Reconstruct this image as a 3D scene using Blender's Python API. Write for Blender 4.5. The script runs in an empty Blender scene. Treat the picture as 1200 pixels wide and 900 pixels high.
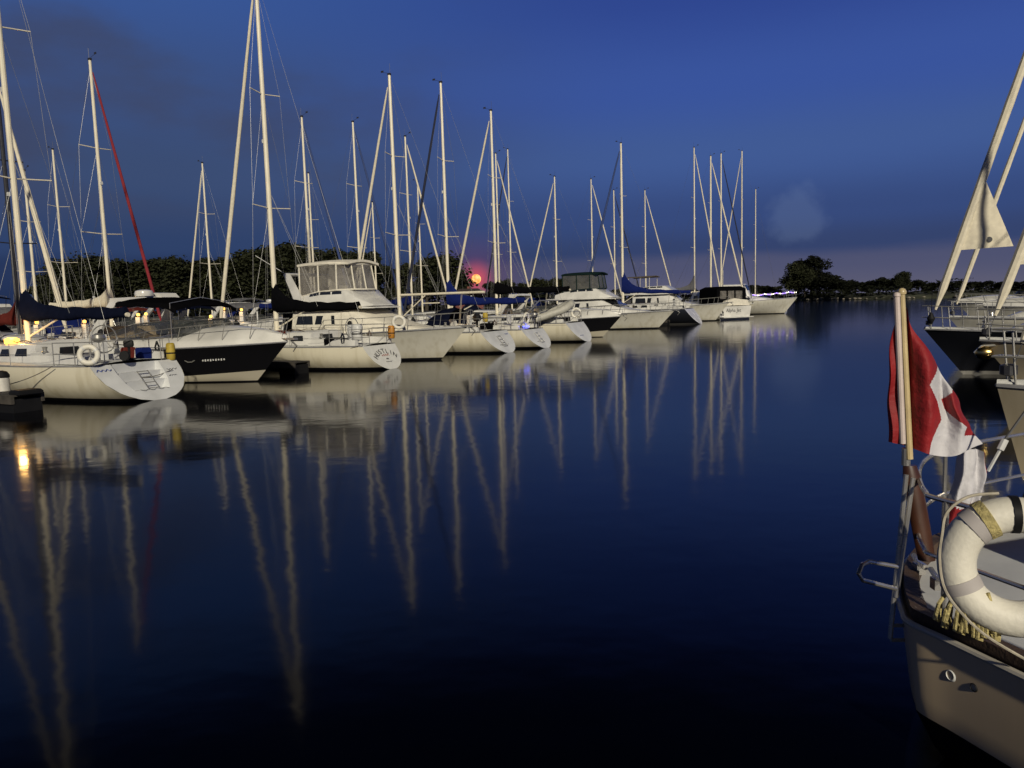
import bpy, math, random
from mathutils import Vector, Matrix
R = math.radians
random.seed(7)
SC = bpy.context.scene
COL = SC.collection

# ------------------------------------------------------------------ camera
F, CX, CY, HC = 900.0, 600.0, 450.0, 2.3
TH, PH = math.atan(95 / 900.0), R(1.65)
c_f = Vector((0, math.cos(TH), -math.sin(TH)))
r0, u0 = Vector((1, 0, 0)), Vector((0, math.sin(TH), math.cos(TH)))
c_r = math.cos(PH) * r0 - math.sin(PH) * u0
c_u = math.sin(PH) * r0 + math.cos(PH) * u0
cam_data = bpy.data.cameras.new('camera')
cam = bpy.data.objects.new('camera', cam_data)
COL.objects.link(cam)
m = Matrix((c_r, c_u, -c_f)).transposed().to_4x4()
m.translation = Vector((0, 0, HC))
cam.matrix_world = m
cam_data.sensor_width = 36.0
cam_data.lens = 36.0 * F / 1200.0
cam_data.clip_start = 0.05
cam_data.clip_end = 20000
SC.camera = cam

def ray(px, py):
    return (px - CX) / F * c_r + (CY - py) / F * c_u + c_f
def G(px, py, z=0.0):                      # point on the level z seen at a pixel
    d = ray(px, py); t = (z - HC) / d.z
    return Vector((d.x * t, d.y * t, z))
def AT(px, py, Y):                         # point at depth Y seen at a pixel
    d = ray(px, py); t = Y / d.y
    return Vector((d.x * t, Y, HC + d.z * t))
def horizon(px):
    d0 = ray(px, 340); d1 = ray(px, 380)
    return 340 + 40 * d0.z / (d0.z - d1.z)

# ------------------------------------------------------------------ view, world, sun
SC.view_settings.view_transform = 'Standard'
SC.view_settings.look = 'None'
SC.view_settings.exposure = 0.0
SC.view_settings.gamma = 1.0
SC.view_settings.use_curve_mapping = False

def s2l(c):
    def f(v):
        v /= 255.0
        return v / 12.92 if v <= 0.04045 else ((v + 0.055) / 1.055) ** 2.4
    return (f(c[0]), f(c[1]), f(c[2]), 1.0)

SUN_DIR = Vector((0.15, -0.86, 0.42)).normalized()
MOON_P = AT(558, 327, 3000)
MOON_DIR = (MOON_P - Vector((0, 0, HC))).normalized()

world = bpy.data.worlds.new("World")
SC.world = world
world.use_nodes = True
nt = world.node_tree
nt.nodes.clear()
class N:
    """tiny node helper"""
    def __init__(s, nt): s.nt = nt
    def new(s, typ, **kw):
        n = s.nt.nodes.new(typ)
        for k, v in kw.items(): setattr(n, k, v)
        return n
    def link(s, a, b): s.nt.links.new(a, b)
    def math(s, op, a, b=None, clamp=False):
        n = s.new('ShaderNodeMath', operation=op); n.use_clamp = clamp
        for i, v in enumerate((a, b)):
            if v is None: continue
            if isinstance(v, (int, float)): n.inputs[i].default_value = v
            else: s.link(v, n.inputs[i])
        return n.outputs[0]
    def mix(s, fac, a, b, blend='MIX'):
        n = s.new('ShaderNodeMix', data_type='RGBA', blend_type=blend)
        for i, v in ((0, fac), (6, a), (7, b)):
            if isinstance(v, (int, float)): n.inputs[i].default_value = v
            elif isinstance(v, (tuple, list)): n.inputs[i].default_value = v
            else: s.link(v, n.inputs[i])
        return n.outputs[2]
    def ramp(s, fac, stops, interp='LINEAR'):
        n = s.new('ShaderNodeValToRGB'); n.color_ramp.interpolation = interp
        e = n.color_ramp.elements
        while len(e) < len(stops): e.new(0.5)
        for i, (p, c) in enumerate(stops):
            e[i].position = p; e[i].color = c
        s.link(fac, n.inputs[0])
        return n.outputs[0]
    def smooth(s, v, a, b):
        n = s.new('ShaderNodeMapRange', interpolation_type='SMOOTHSTEP')
        s.link(v, n.inputs[0]); n.inputs[1].default_value = a; n.inputs[2].default_value = b
        return n.outputs[0]
w = N(nt)
tc = w.new('ShaderNodeTexCoord')
sep = w.new('ShaderNodeSeparateXYZ'); w.link(tc.outputs['Generated'], sep.inputs[0])
dx, dy, dz = sep.outputs
az = w.math('DIVIDE', dx, w.math('MAXIMUM', w.math('ABSOLUTE', dy), 0.05))
# wobble of the cloud bands
mp = w.new('ShaderNodeMapping'); w.link(tc.outputs['Generated'], mp.inputs[0]); mp.inputs['Scale'].default_value = (1.4, 1.4, 6.0)
nz = w.new('ShaderNodeTexNoise'); w.link(mp.outputs[0], nz.inputs['Vector']); nz.inputs['Scale'].default_value = 2.6; nz.inputs['Detail'].default_value = 5; nz.inputs['Roughness'].default_value = .55
wob = w.math('MULTIPLY', w.math('SUBTRACT', nz.outputs['Fac'], 0.5), 0.02)
el = w.math('ADD', dz, wob)
right = w.ramp(el, [(0.0, s2l((94, 93, 114))), (0.043, s2l((78, 82, 112))), (0.060, s2l((52, 67, 108))), (0.10, s2l((54, 74, 124))),
                    (0.17, s2l((64, 90, 148))), (0.25, s2l((57, 84, 156))), (0.36, s2l((46, 69, 142))), (0.48, s2l((12, 24, 60))), (0.62, s2l((2, 5, 18))), (1.0, s2l((2, 4, 14)))], 'EASE')
left = w.ramp(el, [(0.0, s2l((32, 46, 78))), (0.055, s2l((38, 54, 90))), (0.075, s2l((46, 65, 104))), (0.16, s2l((58, 76, 114))),
                   (0.25, s2l((58, 80, 128))), (0.36, s2l((56, 86, 148))), (0.48, s2l((12, 24, 60))), (0.62, s2l((2, 5, 18))), (1.0, s2l((2, 4, 14)))], 'EASE')
lf = w.smooth(az, -0.45, 0.25)
sky = w.mix(lf, left, right)
# soft grey clouds, mostly on the left
mp2 = w.new('ShaderNodeMapping'); w.link(tc.outputs['Generated'], mp2.inputs[0]); mp2.inputs['Scale'].default_value = (1.0, 1.0, 2.6); mp2.inputs['Location'].default_value = (.3, .2, .15)
n2 = w.new('ShaderNodeTexNoise'); w.link(mp2.outputs[0], n2.inputs['Vector']); n2.inputs['Scale'].default_value = 3.4; n2.inputs['Detail'].default_value = 7; n2.inputs['Roughness'].default_value = .5
cm = w.smooth(n2.outputs['Fac'], 0.40, 0.62)
side = w.math('SUBTRACT', 1.0, w.smooth(az, -0.42, 0.12))
band = w.math('MULTIPLY', w.smooth(dz, 0.08, 0.16), w.math('SUBTRACT', 1.0, w.smooth(dz, 0.36, 0.46)))
cf = w.math('MULTIPLY', w.math('MULTIPLY', cm, side), w.math('MULTIPLY', band, 0.75))
sky = w.mix(cf, sky, s2l((62, 70, 98)))
# pale lens-ghost glow of the moon, painted into the sky on the right
ghost_dir = (AT(938, 252, 1000) - Vector((0, 0, HC))).normalized()
dd = w.new('ShaderNodeVectorMath', operation='DISTANCE'); w.link(tc.outputs['Generated'], dd.inputs[0]); dd.inputs[1].default_value = ghost_dir
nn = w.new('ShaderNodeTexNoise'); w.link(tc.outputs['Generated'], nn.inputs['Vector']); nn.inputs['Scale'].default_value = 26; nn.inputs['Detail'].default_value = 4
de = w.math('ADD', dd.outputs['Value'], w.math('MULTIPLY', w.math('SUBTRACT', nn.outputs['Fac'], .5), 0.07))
ghost_mask = w.math('SUBTRACT', 1.0, w.smooth(de, 0.016, 0.040))
sky = w.mix(w.math('MULTIPLY', ghost_mask, 0.13), sky, s2l((130, 150, 185)))
# glow round the rising moon
dm = w.new('ShaderNodeVectorMath', operation='DISTANCE'); w.link(tc.outputs['Generated'], dm.inputs[0]); dm.inputs[1].default_value = MOON_DIR
g1 = w.math('POWER', w.math('SUBTRACT', 1.0, w.smooth(dm.outputs['Value'], 0.0, 0.032)), 1.3)
g2 = w.math('SUBTRACT', 1.0, w.smooth(dm.outputs['Value'], 0.0, 0.08))
sky = w.mix(w.math('MULTIPLY', g2, 0.35), sky, s2l((120, 72, 112)))
sky = w.mix(w.math('MULTIPLY', g1, 0.72), sky, s2l((225, 88, 100)))
# physical sky, sun just above the horizon and very weak: a trace of real dusk scattering
ns = w.new('ShaderNodeTexSky', sky_type='NISHITA'); ns.sun_disc = False
ns.sun_elevation = R(0.5); ns.sun_rotation = math.atan2(SUN_DIR.x, SUN_DIR.y)
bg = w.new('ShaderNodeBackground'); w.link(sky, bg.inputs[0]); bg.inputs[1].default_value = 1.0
bg2 = w.new('ShaderNodeBackground'); w.link(ns.outputs[0], bg2.inputs[0]); bg2.inputs[1].default_value = 0.0008
ad = w.new('ShaderNodeAddShader'); w.link(bg.outputs[0], ad.inputs[0]); w.link(bg2.outputs[0], ad.inputs[1])
wo = w.new('ShaderNodeOutputWorld'); w.link(ad.outputs[0], wo.inputs[0])

sd = bpy.data.lights.new('sun', 'SUN'); sd.energy = 3.3; sd.angle = R(1.2); sd.color = (1.0, 0.91, 0.72)
so = bpy.data.objects.new('sun', sd); COL.objects.link(so)
so.rotation_euler = SUN_DIR.to_track_quat('Z', 'Y').to_euler()

# ------------------------------------------------------------------ materials
MATS = {}
def mat(name, col, rough=0.5, metal=0.0, var=0.12, scale=6.0, spec=0.5, bump=0.0, bscale=60.0, coat=0.0):
    if name in MATS: return MATS[name]
    M = bpy.data.materials.new(name); M.use_nodes = True
    n = N(M.node_tree); b = M.node_tree.nodes['Principled BSDF']
    t = n.new('ShaderNodeTexCoord')
    nz = n.new('ShaderNodeTexNoise'); n.link(t.outputs['Object'], nz.inputs['Vector']); nz.inputs['Scale'].default_value = scale; nz.inputs['Detail'].default_value = 5
    dark = tuple(c * (1 - var * 1.6) for c in col[:3]) + (1,)
    lite = tuple(min(1, c * (1 + var * .6)) for c in col[:3]) + (1,)
    n.link(n.ramp(nz.outputs['Fac'], [(.3, dark), (.7, lite)]), b.inputs['Base Color'])
    b.inputs['Metallic'].default_value = metal
    b.inputs['Specular IOR Level'].default_value = spec
    b.inputs['Coat Weight'].default_value = coat
    rr = n.new('ShaderNodeMapRange'); n.link(nz.outputs['Fac'], rr.inputs[0]); rr.inputs[3].default_value = max(0, rough - .08); rr.inputs[4].default_value = min(1, rough + .1)
    n.link(rr.outputs[0], b.inputs['Roughness'])
    if bump:
        n3 = n.new('ShaderNodeTexNoise'); n.link(t.outputs['Object'], n3.inputs['Vector']); n3.inputs['Scale'].default_value = bscale; n3.inputs['Detail'].default_value = 4
        bp = n.new('ShaderNodeBump'); bp.inputs['Strength'].default_value = bump; bp.inputs['Distance'].default_value = .02
        n.link(n3.outputs['Fac'], bp.inputs['Height']); n.link(bp.outputs[0], b.inputs['Normal'])
    MATS[name] = M
    return M

def hullmat(name, top, boot=(0.012, 0.012, 0.014), zb=0.10, stripe=None, zs=(0.9, 0.94), low=None, zl=0.4, slope=0.0, dirt=.4):
    """painted hull: antifouling below the waterline, dirt streaks, optional cove stripe and second colour low down"""
    if name in MATS: return MATS[name]
    M = bpy.data.materials.new(name); M.use_nodes = True
    n = N(M.node_tree); b = M.node_tree.nodes['Principled BSDF']
    t = n.new('ShaderNodeTexCoord'); sp = n.new('ShaderNodeSeparateXYZ'); n.link(t.outputs['Object'], sp.inputs[0])
    x, y, z = sp.outputs
    mp = n.new('ShaderNodeMapping'); n.link(t.outputs['Object'], mp.inputs[0]); mp.inputs['Scale'].default_value = (2.5, 2.5, .3)
    nz = n.new('ShaderNodeTexNoise'); n.link(mp.outputs[0], nz.inputs['Vector']); nz.inputs['Scale'].default_value = 1.6; nz.inputs['Detail'].default_value = 6
    c4 = tuple(top) + (1,)
    dk = (top[0] * .62, top[1] * .58, top[2] * .48, 1)
    f = n.math('MULTIPLY', n.smooth(nz.outputs['Fac'], .45, .75), dirt)
    col = n.mix(f, c4, dk)
    # yellowish scum line that fades upward
    sc = n.math('MULTIPLY', n.math('SUBTRACT', 1.0, n.smooth(z, zb, zb + .45)), n.math('MULTIPLY', nz.outputs['Fac'], dirt * 1.5))
    col = n.mix(sc, col, (top[0] * .55, top[1] * .50, top[2] * .36, 1))
    if low is not None:
        zz = n.math('SUBTRACT', z, n.math('MULTIPLY', x, slope))
        k = n.math('LESS_THAN', zz, zl); col = n.mix(k, col, tuple(low) + (1,))
    if stripe is not None:
        k = n.math('MULTIPLY', n.math('GREATER_THAN', z, zs[0]), n.math('LESS_THAN', z, zs[1])); col = n.mix(k, col, tuple(stripe) + (1,))
    k = n.math('LESS_THAN', z, zb); col = n.mix(k, col, tuple(boot) + (1,))
    n.link(col, b.inputs['Base Color'])
    b.inputs['Roughness'].default_value = .28
    b.inputs['Coat Weight'].default_value = .15
    bp = n.new('ShaderNodeBump'); bp.inputs['Strength'].default_value = .12; bp.inputs['Distance'].default_value = .02
    n5 = n.new('ShaderNodeTexNoise'); n.link(t.outputs['Object'], n5.inputs['Vector']); n5.inputs['Scale'].default_value = 1.3
    n.link(n5.outputs['Fac'], bp.inputs['Height']); n.link(bp.outputs[0], b.inputs['Normal'])
    MATS[name] = M
    return M

def emis(name, col, strength):
    if name in MATS: return MATS[name]
    M = bpy.data.materials.new(name); M.use_nodes = True
    n = N(M.node_tree); b = M.node_tree.nodes['Principled BSDF']
    b.inputs['Base Color'].default_value = tuple(col) + (1,)
    b.inputs['Emission Color'].default_value = tuple(col) + (1,)
    b.inputs['Emission Strength'].default_value = strength
    MATS[name] = M
    return M

def glassmat(name, tint, alpha, rough=.06, wr=0.0):
    if name in MATS: return MATS[name]
    M = bpy.data.materials.new(name); M.use_nodes = True
    n = N(M.node_tree); b = M.node_tree.nodes['Principled BSDF']
    b.inputs['Base Color'].default_value = tuple(tint) + (1,)
    b.inputs['Roughness'].default_value = rough
    t = n.new('ShaderNodeTexCoord'); nz = n.new('ShaderNodeTexNoise'); n.link(t.outputs['Object'], nz.inputs['Vector']); nz.inputs['Scale'].default_value = 1.3; nz.inputs['Detail'].default_value = 2; nz.inputs['Distortion'].default_value = 1.5
    al = n.new('ShaderNodeMapRange'); n.link(nz.outputs['Fac'], al.inputs[0]); al.inputs[1].default_value = .35; al.inputs[2].default_value = .7
    al.inputs[3].default_value = max(0, alpha - .12); al.inputs[4].default_value = min(1, alpha + .25)
    n.link(al.outputs[0], b.inputs['Alpha'])
    if wr:
        bp = n.new('ShaderNodeBump'); bp.inputs['Strength'].default_value = wr; bp.inputs['Distance'].default_value = .05
        n.link(nz.outputs['Fac'], bp.inputs['Height']); n.link(bp.outputs[0], b.inputs['Normal'])
    MATS[name] = M
    return M

gel = mat('gelcoat', (.66, .65, .61), .25, var=.15, scale=1.1, coat=.3)
gel_w = mat('transom_gelcoat', (.60, .61, .61), .3, var=.12, scale=1.5)
deckm = mat('deck_nonskid', (.60, .60, .58), .65, var=.10, scale=3, bump=.3, bscale=90)
alu = mat('mast_paint', (.76, .70, .55), .35, var=.06, scale=2)
alu_g = mat('mast_anodised', (.36, .34, .30), .4, var=.1, scale=2)
darkm = mat('mast_black', (.03, .03, .035), .4)
steel = mat('stainless', (.44, .43, .40), .32, metal=.65, var=.1)
steel_n = mat('polished_tube', (.50, .48, .45), .25, metal=.75, var=.1)
wire = mat('rigging_wire', (.16, .16, .16), .4, metal=.6)
wing = mat('dark_window', (.015, .017, .02), .08, var=0.05)
black_c = mat('black_canvas', (.004, .004, .005), .95, spec=.0, bump=.5, bscale=7)
navy_c = mat('navy_canvas', (.006, .008, .020), .95, spec=.0, bump=.5, bscale=7)
blue_c = mat('blue_canvas', (.010, .018, .105), .95, spec=.0, bump=.5, bscale=7)
green_c = mat('dark_green_canvas', (.010, .022, .022), .95, spec=.0, bump=.5, bscale=7)
red_c = mat('red_canvas', (.28, .015, .018), .95, spec=.0, bump=.5, bscale=7)
wht_c = mat('white_canvas', (.68, .64, .54), .8, var=.08, bump=.4, bscale=6)
grey_c = mat('grey_canvas', (.14, .14, .15), .95, spec=.0, bump=.5, bscale=7)
brown_c = mat('maroon_canvas', (.12, .025, .02), .95, spec=.0, bump=.5, bscale=7)
sail_w = mat('sailcloth', (.70, .64, .50), .8, var=.08, scale=9)
sail_navy = mat('sail_uv_navy', (.012, .016, .04), .8)
sail_blue = mat('sail_uv_blue', (.03, .055, .17), .8)
sail_red = mat('sail_uv_red', (.22, .012, .02), .8)
rubber = mat('black_rubber', (.009, .009, .010), .6, spec=.2)
fendw = mat('fender_white', (.55, .53, .48), .45)
ringm = mat('ring_foam', (.70, .67, .58), .55, var=.08, scale=5, bump=.15, bscale=40)
yel = mat('yellow_vinyl', (.40, .29, .035), .6)
orng = mat('orange_vinyl', (.45, .19, .02), .5)
teak = mat('varnished_teak', (.055, .019, .008), .4, var=.35, scale=4, coat=.25)
teak_d = mat('weathered_teak', (.075, .045, .028), .6, var=.3, scale=8, bump=.3)
tan = mat('tan_vinyl', (.50, .38, .22), .5)
greyp = mat('grey_plastic', (.22, .22, .23), .5)
whitep = mat('white_plastic', (.62, .62, .60), .4)
dockw = mat('dock_planks', (.055, .048, .04), .8, var=.35, scale=5)
rope_m = mat('rope', (.42, .38, .30), .8, var=.2, scale=30)
rope_y = mat('yellow_rope', (.50, .42, .18), .85, var=.3, scale=40, bump=.5, bscale=120)
letm = mat('lettering_black', (.015, .012, .02), .5)
letb = mat('lettering_blue', (.05, .08, .28), .5)
vinyl = glassmat('clear_vinyl', (.30, .28, .25), .25, .10, .15)
wsg = glassmat('windshield_glass', (.05, .055, .055), .38, .04)
frame_d = mat('windshield_frame', (.10, .10, .10), .35, metal=.4)
lampw = emis('warm_lamp', (1.0, .58, .12), 2.0)
lampo = emis('amber_lamp', (1.0, .46, .07), 3.0)
lampv = emis('violet_bulb', (.35, .22, 1.0), 5.0)
lampc = emis('white_bulb', (1.0, .9, .7), 5.0)
lampb = emis('blue_led', (.10, .12, 1.0), 4.0)

# ------------------------------------------------------------------ mesh builder
class MB:
    def __init__(s): s.v = []; s.f = []; s.mi = []
    def add(s, vs, fs, k=0):
        o = len(s.v); s.v += [tuple(v) for v in vs]
        for f in fs: s.f.append(tuple(i + o for i in f)); s.mi.append(k)
        return s
    def box(s, c, d, rz=0.0, M=None, k=0):
        vs = []
        for sx in (-.5, .5):
            for sy in (-.5, .5):
                for sz in (-.5, .5):
                    p = Vector((sx * d[0], sy * d[1], sz * d[2]))
                    if M is not None: p = M @ p
                    elif rz: p = Matrix.Rotation(rz, 3, 'Z') @ p
                    vs.append(p + Vector(c))
        return s.add(vs, [(0, 1, 3, 2), (4, 6, 7, 5), (0, 4, 5, 1), (2, 3, 7, 6), (0, 2, 6, 4), (1, 5, 7, 3)], k)
    def tube(s, pts, r, n=6, closed=False, k=0, flat=1.0):
        pts = [Vector(p) for p in pts]; m_ = len(pts)
        rs = r if isinstance(r, (list, tuple)) else [r] * m_
        vs = []; up = None
        for i, p in enumerate(pts):
            if closed: t = pts[(i + 1) % m_] - pts[i - 1]
            else: t = pts[min(i + 1, m_ - 1)] - pts[max(i - 1, 0)]
            if t.length < 1e-9: t = Vector((0, 0, 1))
            t.normalize()
            if up is None: up = Vector((0, 0, 1)) if abs(t.z) < .9 else Vector((0, 1, 0))
            a = t.cross(up)
            if a.length < 1e-6: a = t.orthogonal()
            a.normalize(); b = a.cross(t); up = b.copy()
            for j in range(n):
                q = 2 * math.pi * j / n
                vs.append(p + (a * math.cos(q) + b * math.sin(q) * flat) * rs[i])
        fs = []
        for i in range(m_ if closed else m_ - 1):
            for j in range(n):
                i2 = (i + 1) % m_
                fs.append((i * n + j, i * n + (j + 1) % n, i2 * n + (j + 1) % n, i2 * n + j))
        if not closed:
            fs.append(tuple(range(n - 1, -1, -1))); fs.append(tuple((m_ - 1) * n + j for j in range(n)))
        return s.add(vs, fs, k)
    def lathe(s, prof, M, n=16, k=0):
        vs = []; fs = []
        for (r, z) in prof:
            for j in range(n):
                q = 2 * math.pi * j / n
                vs.append(M @ Vector((r * math.cos(q), r * math.sin(q), z)))
        for i in range(len(prof) - 1):
            for j in range(n):
                fs.append((i * n + j, i * n + (j + 1) % n, (i + 1) * n + (j + 1) % n, (i + 1) * n + j))
        fs.append(tuple(range(n - 1, -1, -1))); fs.append(tuple((len(prof) - 1) * n + j for j in range(n)))
        return s.add(vs, fs, k)
    def loft(s, rings, cap=True, closed=True, k=0):
        n = len(rings[0]); vs = [p for r_ in rings for p in r_]; fs = []
        for i in range(len(rings) - 1):
            for j in range(n if closed else n - 1):
                fs.append((i * n + j, i * n + (j + 1) % n, (i + 1) * n + (j + 1) % n, (i + 1) * n + j))
        if cap:
            fs.append(tuple(range(n - 1, -1, -1))); fs.append(tuple((len(rings) - 1) * n + j for j in range(n)))
        return s.add(vs, fs, k)
    def slab(s, quad, d, k=0):
        """a quad (or polygon) given thickness along vector d"""
        n = len(quad); q = [Vector(p) for p in quad]; d = Vector(d)
        vs = q + [p + d for p in q]
        fs = [tuple(range(n)), tuple(range(2 * n - 1, n - 1, -1))] + [(i, (i + 1) % n + 0, (i + 1) % n + n, i + n) for i in range(n)]
        return s.add(vs, fs, k)
    def build(s, name, material, parent=None, smooth=True, ang=35):
        me = bpy.data.meshes.new(name)
        me.from_pydata(s.v, [], s.f)
        ms = material if isinstance(material, (list, tuple)) else [material]
        for x in ms: me.materials.append(x)
        if len(ms) > 1: me.polygons.foreach_set('material_index', s.mi)
        if smooth:
            me.polygons.foreach_set('use_smooth', [True] * len(me.polygons))
            me.set_sharp_from_angle(angle=R(ang))
        me.update()
        o = bpy.data.objects.new(name, me); COL.objects.link(o)
        if parent is not None: o.parent = parent
        return o

def tag(o, label=None, cat=None, group=None, kind=None):
    if label: o['label'] = label
    if cat: o['category'] = cat
    if group: o['group'] = group
    if kind: o['kind'] = kind
    return o
def empty(name, loc, rz=0.0):
    o = bpy.data.objects.new(name, None); COL.objects.link(o)
    o.location = loc; o.rotation_euler = (0, 0, rz); o.empty_display_size = .2
    return o
def fix_normals(o):
    import bmesh
    bm = bmesh.new(); bm.from_mesh(o.data); bmesh.ops.recalc_face_normals(bm, faces=bm.faces); bm.to_mesh(o.data); bm.free()
    return o
_old_build = MB.build
def _build(s, *a, **k):
    o = _old_build(s, *a, **k)
    return fix_normals(o)
MB.build = _build

def text_mesh(txt, size, extrude=.002):
    c = bpy.data.curves.new('lettering', 'FONT'); c.body = txt; c.size = size; c.extrude = extrude; c.align_x = 'CENTER'; c.align_y = 'CENTER'
    t = bpy.data.objects.new('lettering', c); COL.objects.link(t)
    me = bpy.data.meshes.new_from_object(t)
    bpy.data.objects.remove(t); bpy.data.curves.remove(c)
    return me
def text_obj(txt, size, material, M, parent, arc=None):
    """lettering whose glyph plane is mapped by matrix M (x right, y up, z out); arc = radius for words set on an arch"""
    import bmesh
    bm = bmesh.new()
    if arc is None:
        me = text_mesh(txt, size); me.transform(M); bm.from_mesh(me); bpy.data.meshes.remove(me)
    else:
        step = size * .70 / arc; n = len(txt)
        for i, ch in enumerate(txt):
            a = (n - 1) / 2 * step - i * step
            me = text_mesh(ch, size)
            me.transform(M @ Matrix.Translation((0, -arc, 0)) @ Matrix.Rotation(a, 4, 'Z') @ Matrix.Translation((0, arc, 0)))
            bm.from_mesh(me); bpy.data.meshes.remove(me)
    me = bpy.data.meshes.new('lettering'); bm.to_mesh(me); bm.free(); me.materials.append(material)
    o = bpy.data.objects.new('lettering', me); COL.objects.link(o); o.parent = parent
    return o

# ------------------------------------------------------------------ hull geometry
class Hull:
    def __init__(s, L, B, fs, fb, rs, rb, tw=.75, tmax=.42, pw=2.2, zb0=.06, draft=.45, chine=False):
        s.__dict__.update(locals())
    def half(s, t):
        if t < s.tmax: return s.B / 2 * (s.tw + (1 - s.tw) * math.sin(math.pi / 2 * t / s.tmax))
        return s.B / 2 * max(0.0, 1 - ((t - s.tmax) / (1 - s.tmax)) ** s.pw) ** .88
    def sheer(s, t): return s.fs + (s.fb - s.fs) * t ** 1.7 - .04 * math.sin(math.pi * t)
    def bot(s, t):
        if s.chine: return -s.draft + (s.draft - .25) * max(0, t - .7) / .3
        return s.zb0 + (-s.draft - s.zb0) * math.sin(math.pi * min(1, t * 1.02 + .02)) ** .6 if t < .98 else -.1
    def xs(s, t, z):
        x0 = s.rs * min(1.0, max(-.3, z / s.fs)); x1 = s.L - s.rb * (1 - min(1.0, max(-.4, z / s.fb)))
        return x0 + (x1 - x0) * t
    def yf(s, t, q):
        if s.chine:
            fl = .10 + .42 * t ** 2; qc = .74
            if q < qc: return 1 - fl * (q / qc) ** (1.0 - .2 * t)
            return (1 - fl) * (1 - ((q - qc) / (1 - qc)) ** 1.25)
        p = 2.7 - 1.5 * t ** 1.5; e = .62 + .38 * t
        return max(0.0, 1 - q ** p) ** e
    def pt(s, t, q, side):
        z = s.sheer(t) + (s.bot(t) - s.sheer(t)) * q
        return Vector((s.xs(t, z), side * s.half(t) * s.yf(t, q), z))
    def at_x(s, x):
        return max(0, min(1, (x - s.rs) / (s.L - s.rs)))
    def deck_pt(s, x, side=1, inset=0.0, dz=0.0):
        t = s.at_x(x); return Vector((x, side * max(0, s.half(t) - inset), s.sheer(t) + dz))
    def build(s, parent, hm, dm=None, tm=None, name='hull', steps=False, camber=.09):
        nt_, ns_ = 28, 14
        ts = [(i / nt_) for i in range(nt_ + 1)]
        mb = MB()
        for side in (1, -1):
            rows = [[s.pt(t, j / ns_, side) for j in range(ns_ + 1)] for t in ts]
            mb.loft(rows, cap=False, closed=False)
        hull = mb.build(name, hm, parent, ang=28)
        # deck sheet with camber, 1 cm below the rail
        mb = MB(); rows = []
        for t in ts:
            h = s.half(t); z = s.sheer(t) - .012; x = s.xs(t, s.sheer(t))
            rows.append([Vector((x, h * c * .995, z + camber * (1 - c * c))) for c in (-1, -.6, -.2, .2, .6, 1)])
        mb.loft(rows, cap=False, closed=False)
        mb.build('deck', dm or deckm, parent)
        # transom
        mb = MB()
        zt, zb = s.sheer(0), s.bot(0)
        def wid(z):
            q = (z - zt) / (zb - zt); return s.half(0) * s.yf(0, q)
        zs = [zb + (zt - zb) * k / 14 for k in range(15)]
        cs = [-1, -.8, -.55, -.5, -.25, 0, .25, .5, .55, .8, 1]
        def px_(z): return s.rs * min(1.0, max(-.3, z / s.fs))
        rows = []
        if steps:
            sz = [zb + (zt - zb) * k for k in (.0, .1, .2, .30, .30001, .53, .53001, .76, .76001, 1.0)]
            lev = [None, None, None, None, .53, .53, .76, .76, 1.0, 1.0]
            for z, lv in zip(sz, lev):
                row = []
                for c in cs:
                    xx = px_(z)
                    if lv is not None and abs(c) <= .5: xx = px_(zb + (zt - zb) * lv) + .04
                    row.append(Vector((xx, wid(z) * c, z)))
                rows.append(row)
        else:
            for z in zs: rows.append([Vector((px_(z) - .0, wid(z) * c, z)) for c in cs])
        mb.loft(rows, cap=False, closed=False)
        mb.build('transom', tm or gel_w, parent, ang=25)
        # rub rail along the sheer
        mb = MB()
        for side in (1, -1):
            mb.tube([s.pt(t, 0, side) + Vector((0, 0, .005)) for t in ts], .025, 5)
        mb.build('toe_rail', greyp if name == 'hull' else gel, parent)
        return hull
    def text_M(s, z, off=.012, y=0.0):
        up = Vector((s.rs, 0, s.fs)).normalized(); rt = Vector((0, -1, 0)); out = rt.cross(up)
        x0 = s.rs * z / s.fs
        M = Matrix((rt, up, out)).transposed().to_4x4(); M.translation = Vector((x0, -y, z)) + out * off
        return M

def house(parent, name, prof, zb, material, inset=.12, k=.86, camber=.05):
    """deck house: prof = [(x, half width, top z)], zb = z of its foot"""
    rings = []
    for x, hw, zt in prof:
        h = max(.01, zt - zb); ins = min(inset, hw * .5)
        q = [(hw, 0), (hw - ins * .75, h * k), (hw - ins * 1.2, h * .97), (hw * .5, h + camber * .7), (0, h + camber)]
        pts = [Vector((x, y, zb + z)) for y, z in q] + [Vector((x, -y, zb + z)) for y, z in reversed(q[:-1])]
        rings.append(pts)
    mb = MB(); mb.loft(rings, cap=True, closed=True)
    return mb.build(name, material, parent, ang=38)
def prof_at(prof, x):
    for a, b in zip(prof, prof[1:]):
        if a[0] <= x <= b[0]:
            f = (x - a[0]) / (b[0] - a[0]); return a[1] + (b[1] - a[1]) * f, a[2] + (b[2] - a[2]) * f
    return prof[-1][1], prof[-1][2]
def side_windows(parent, prof, zb, spans, inset=.12, k=.86, z0=.35, z1=.75, slant=.06, material=None, name='window'):
    for side in (1, -1):
        for (xa, xb) in spans:
            mb = MB(); quad = []
            for (x, fz) in ((xa, z0), (xb, z0), (xb - slant, z1), (xa + slant, z1)):
                hw, zt = prof_at(prof, x); h = zt - zb; f = fz / k
                y = hw - min(inset, hw * .5) * .75 * f
                quad.append(Vector((x, side * (y - .01), zb + h * fz)))
            mb.slab(quad, (0, side * .022, 0)); mb.build(name, material or wing, parent, smooth=False)

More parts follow.
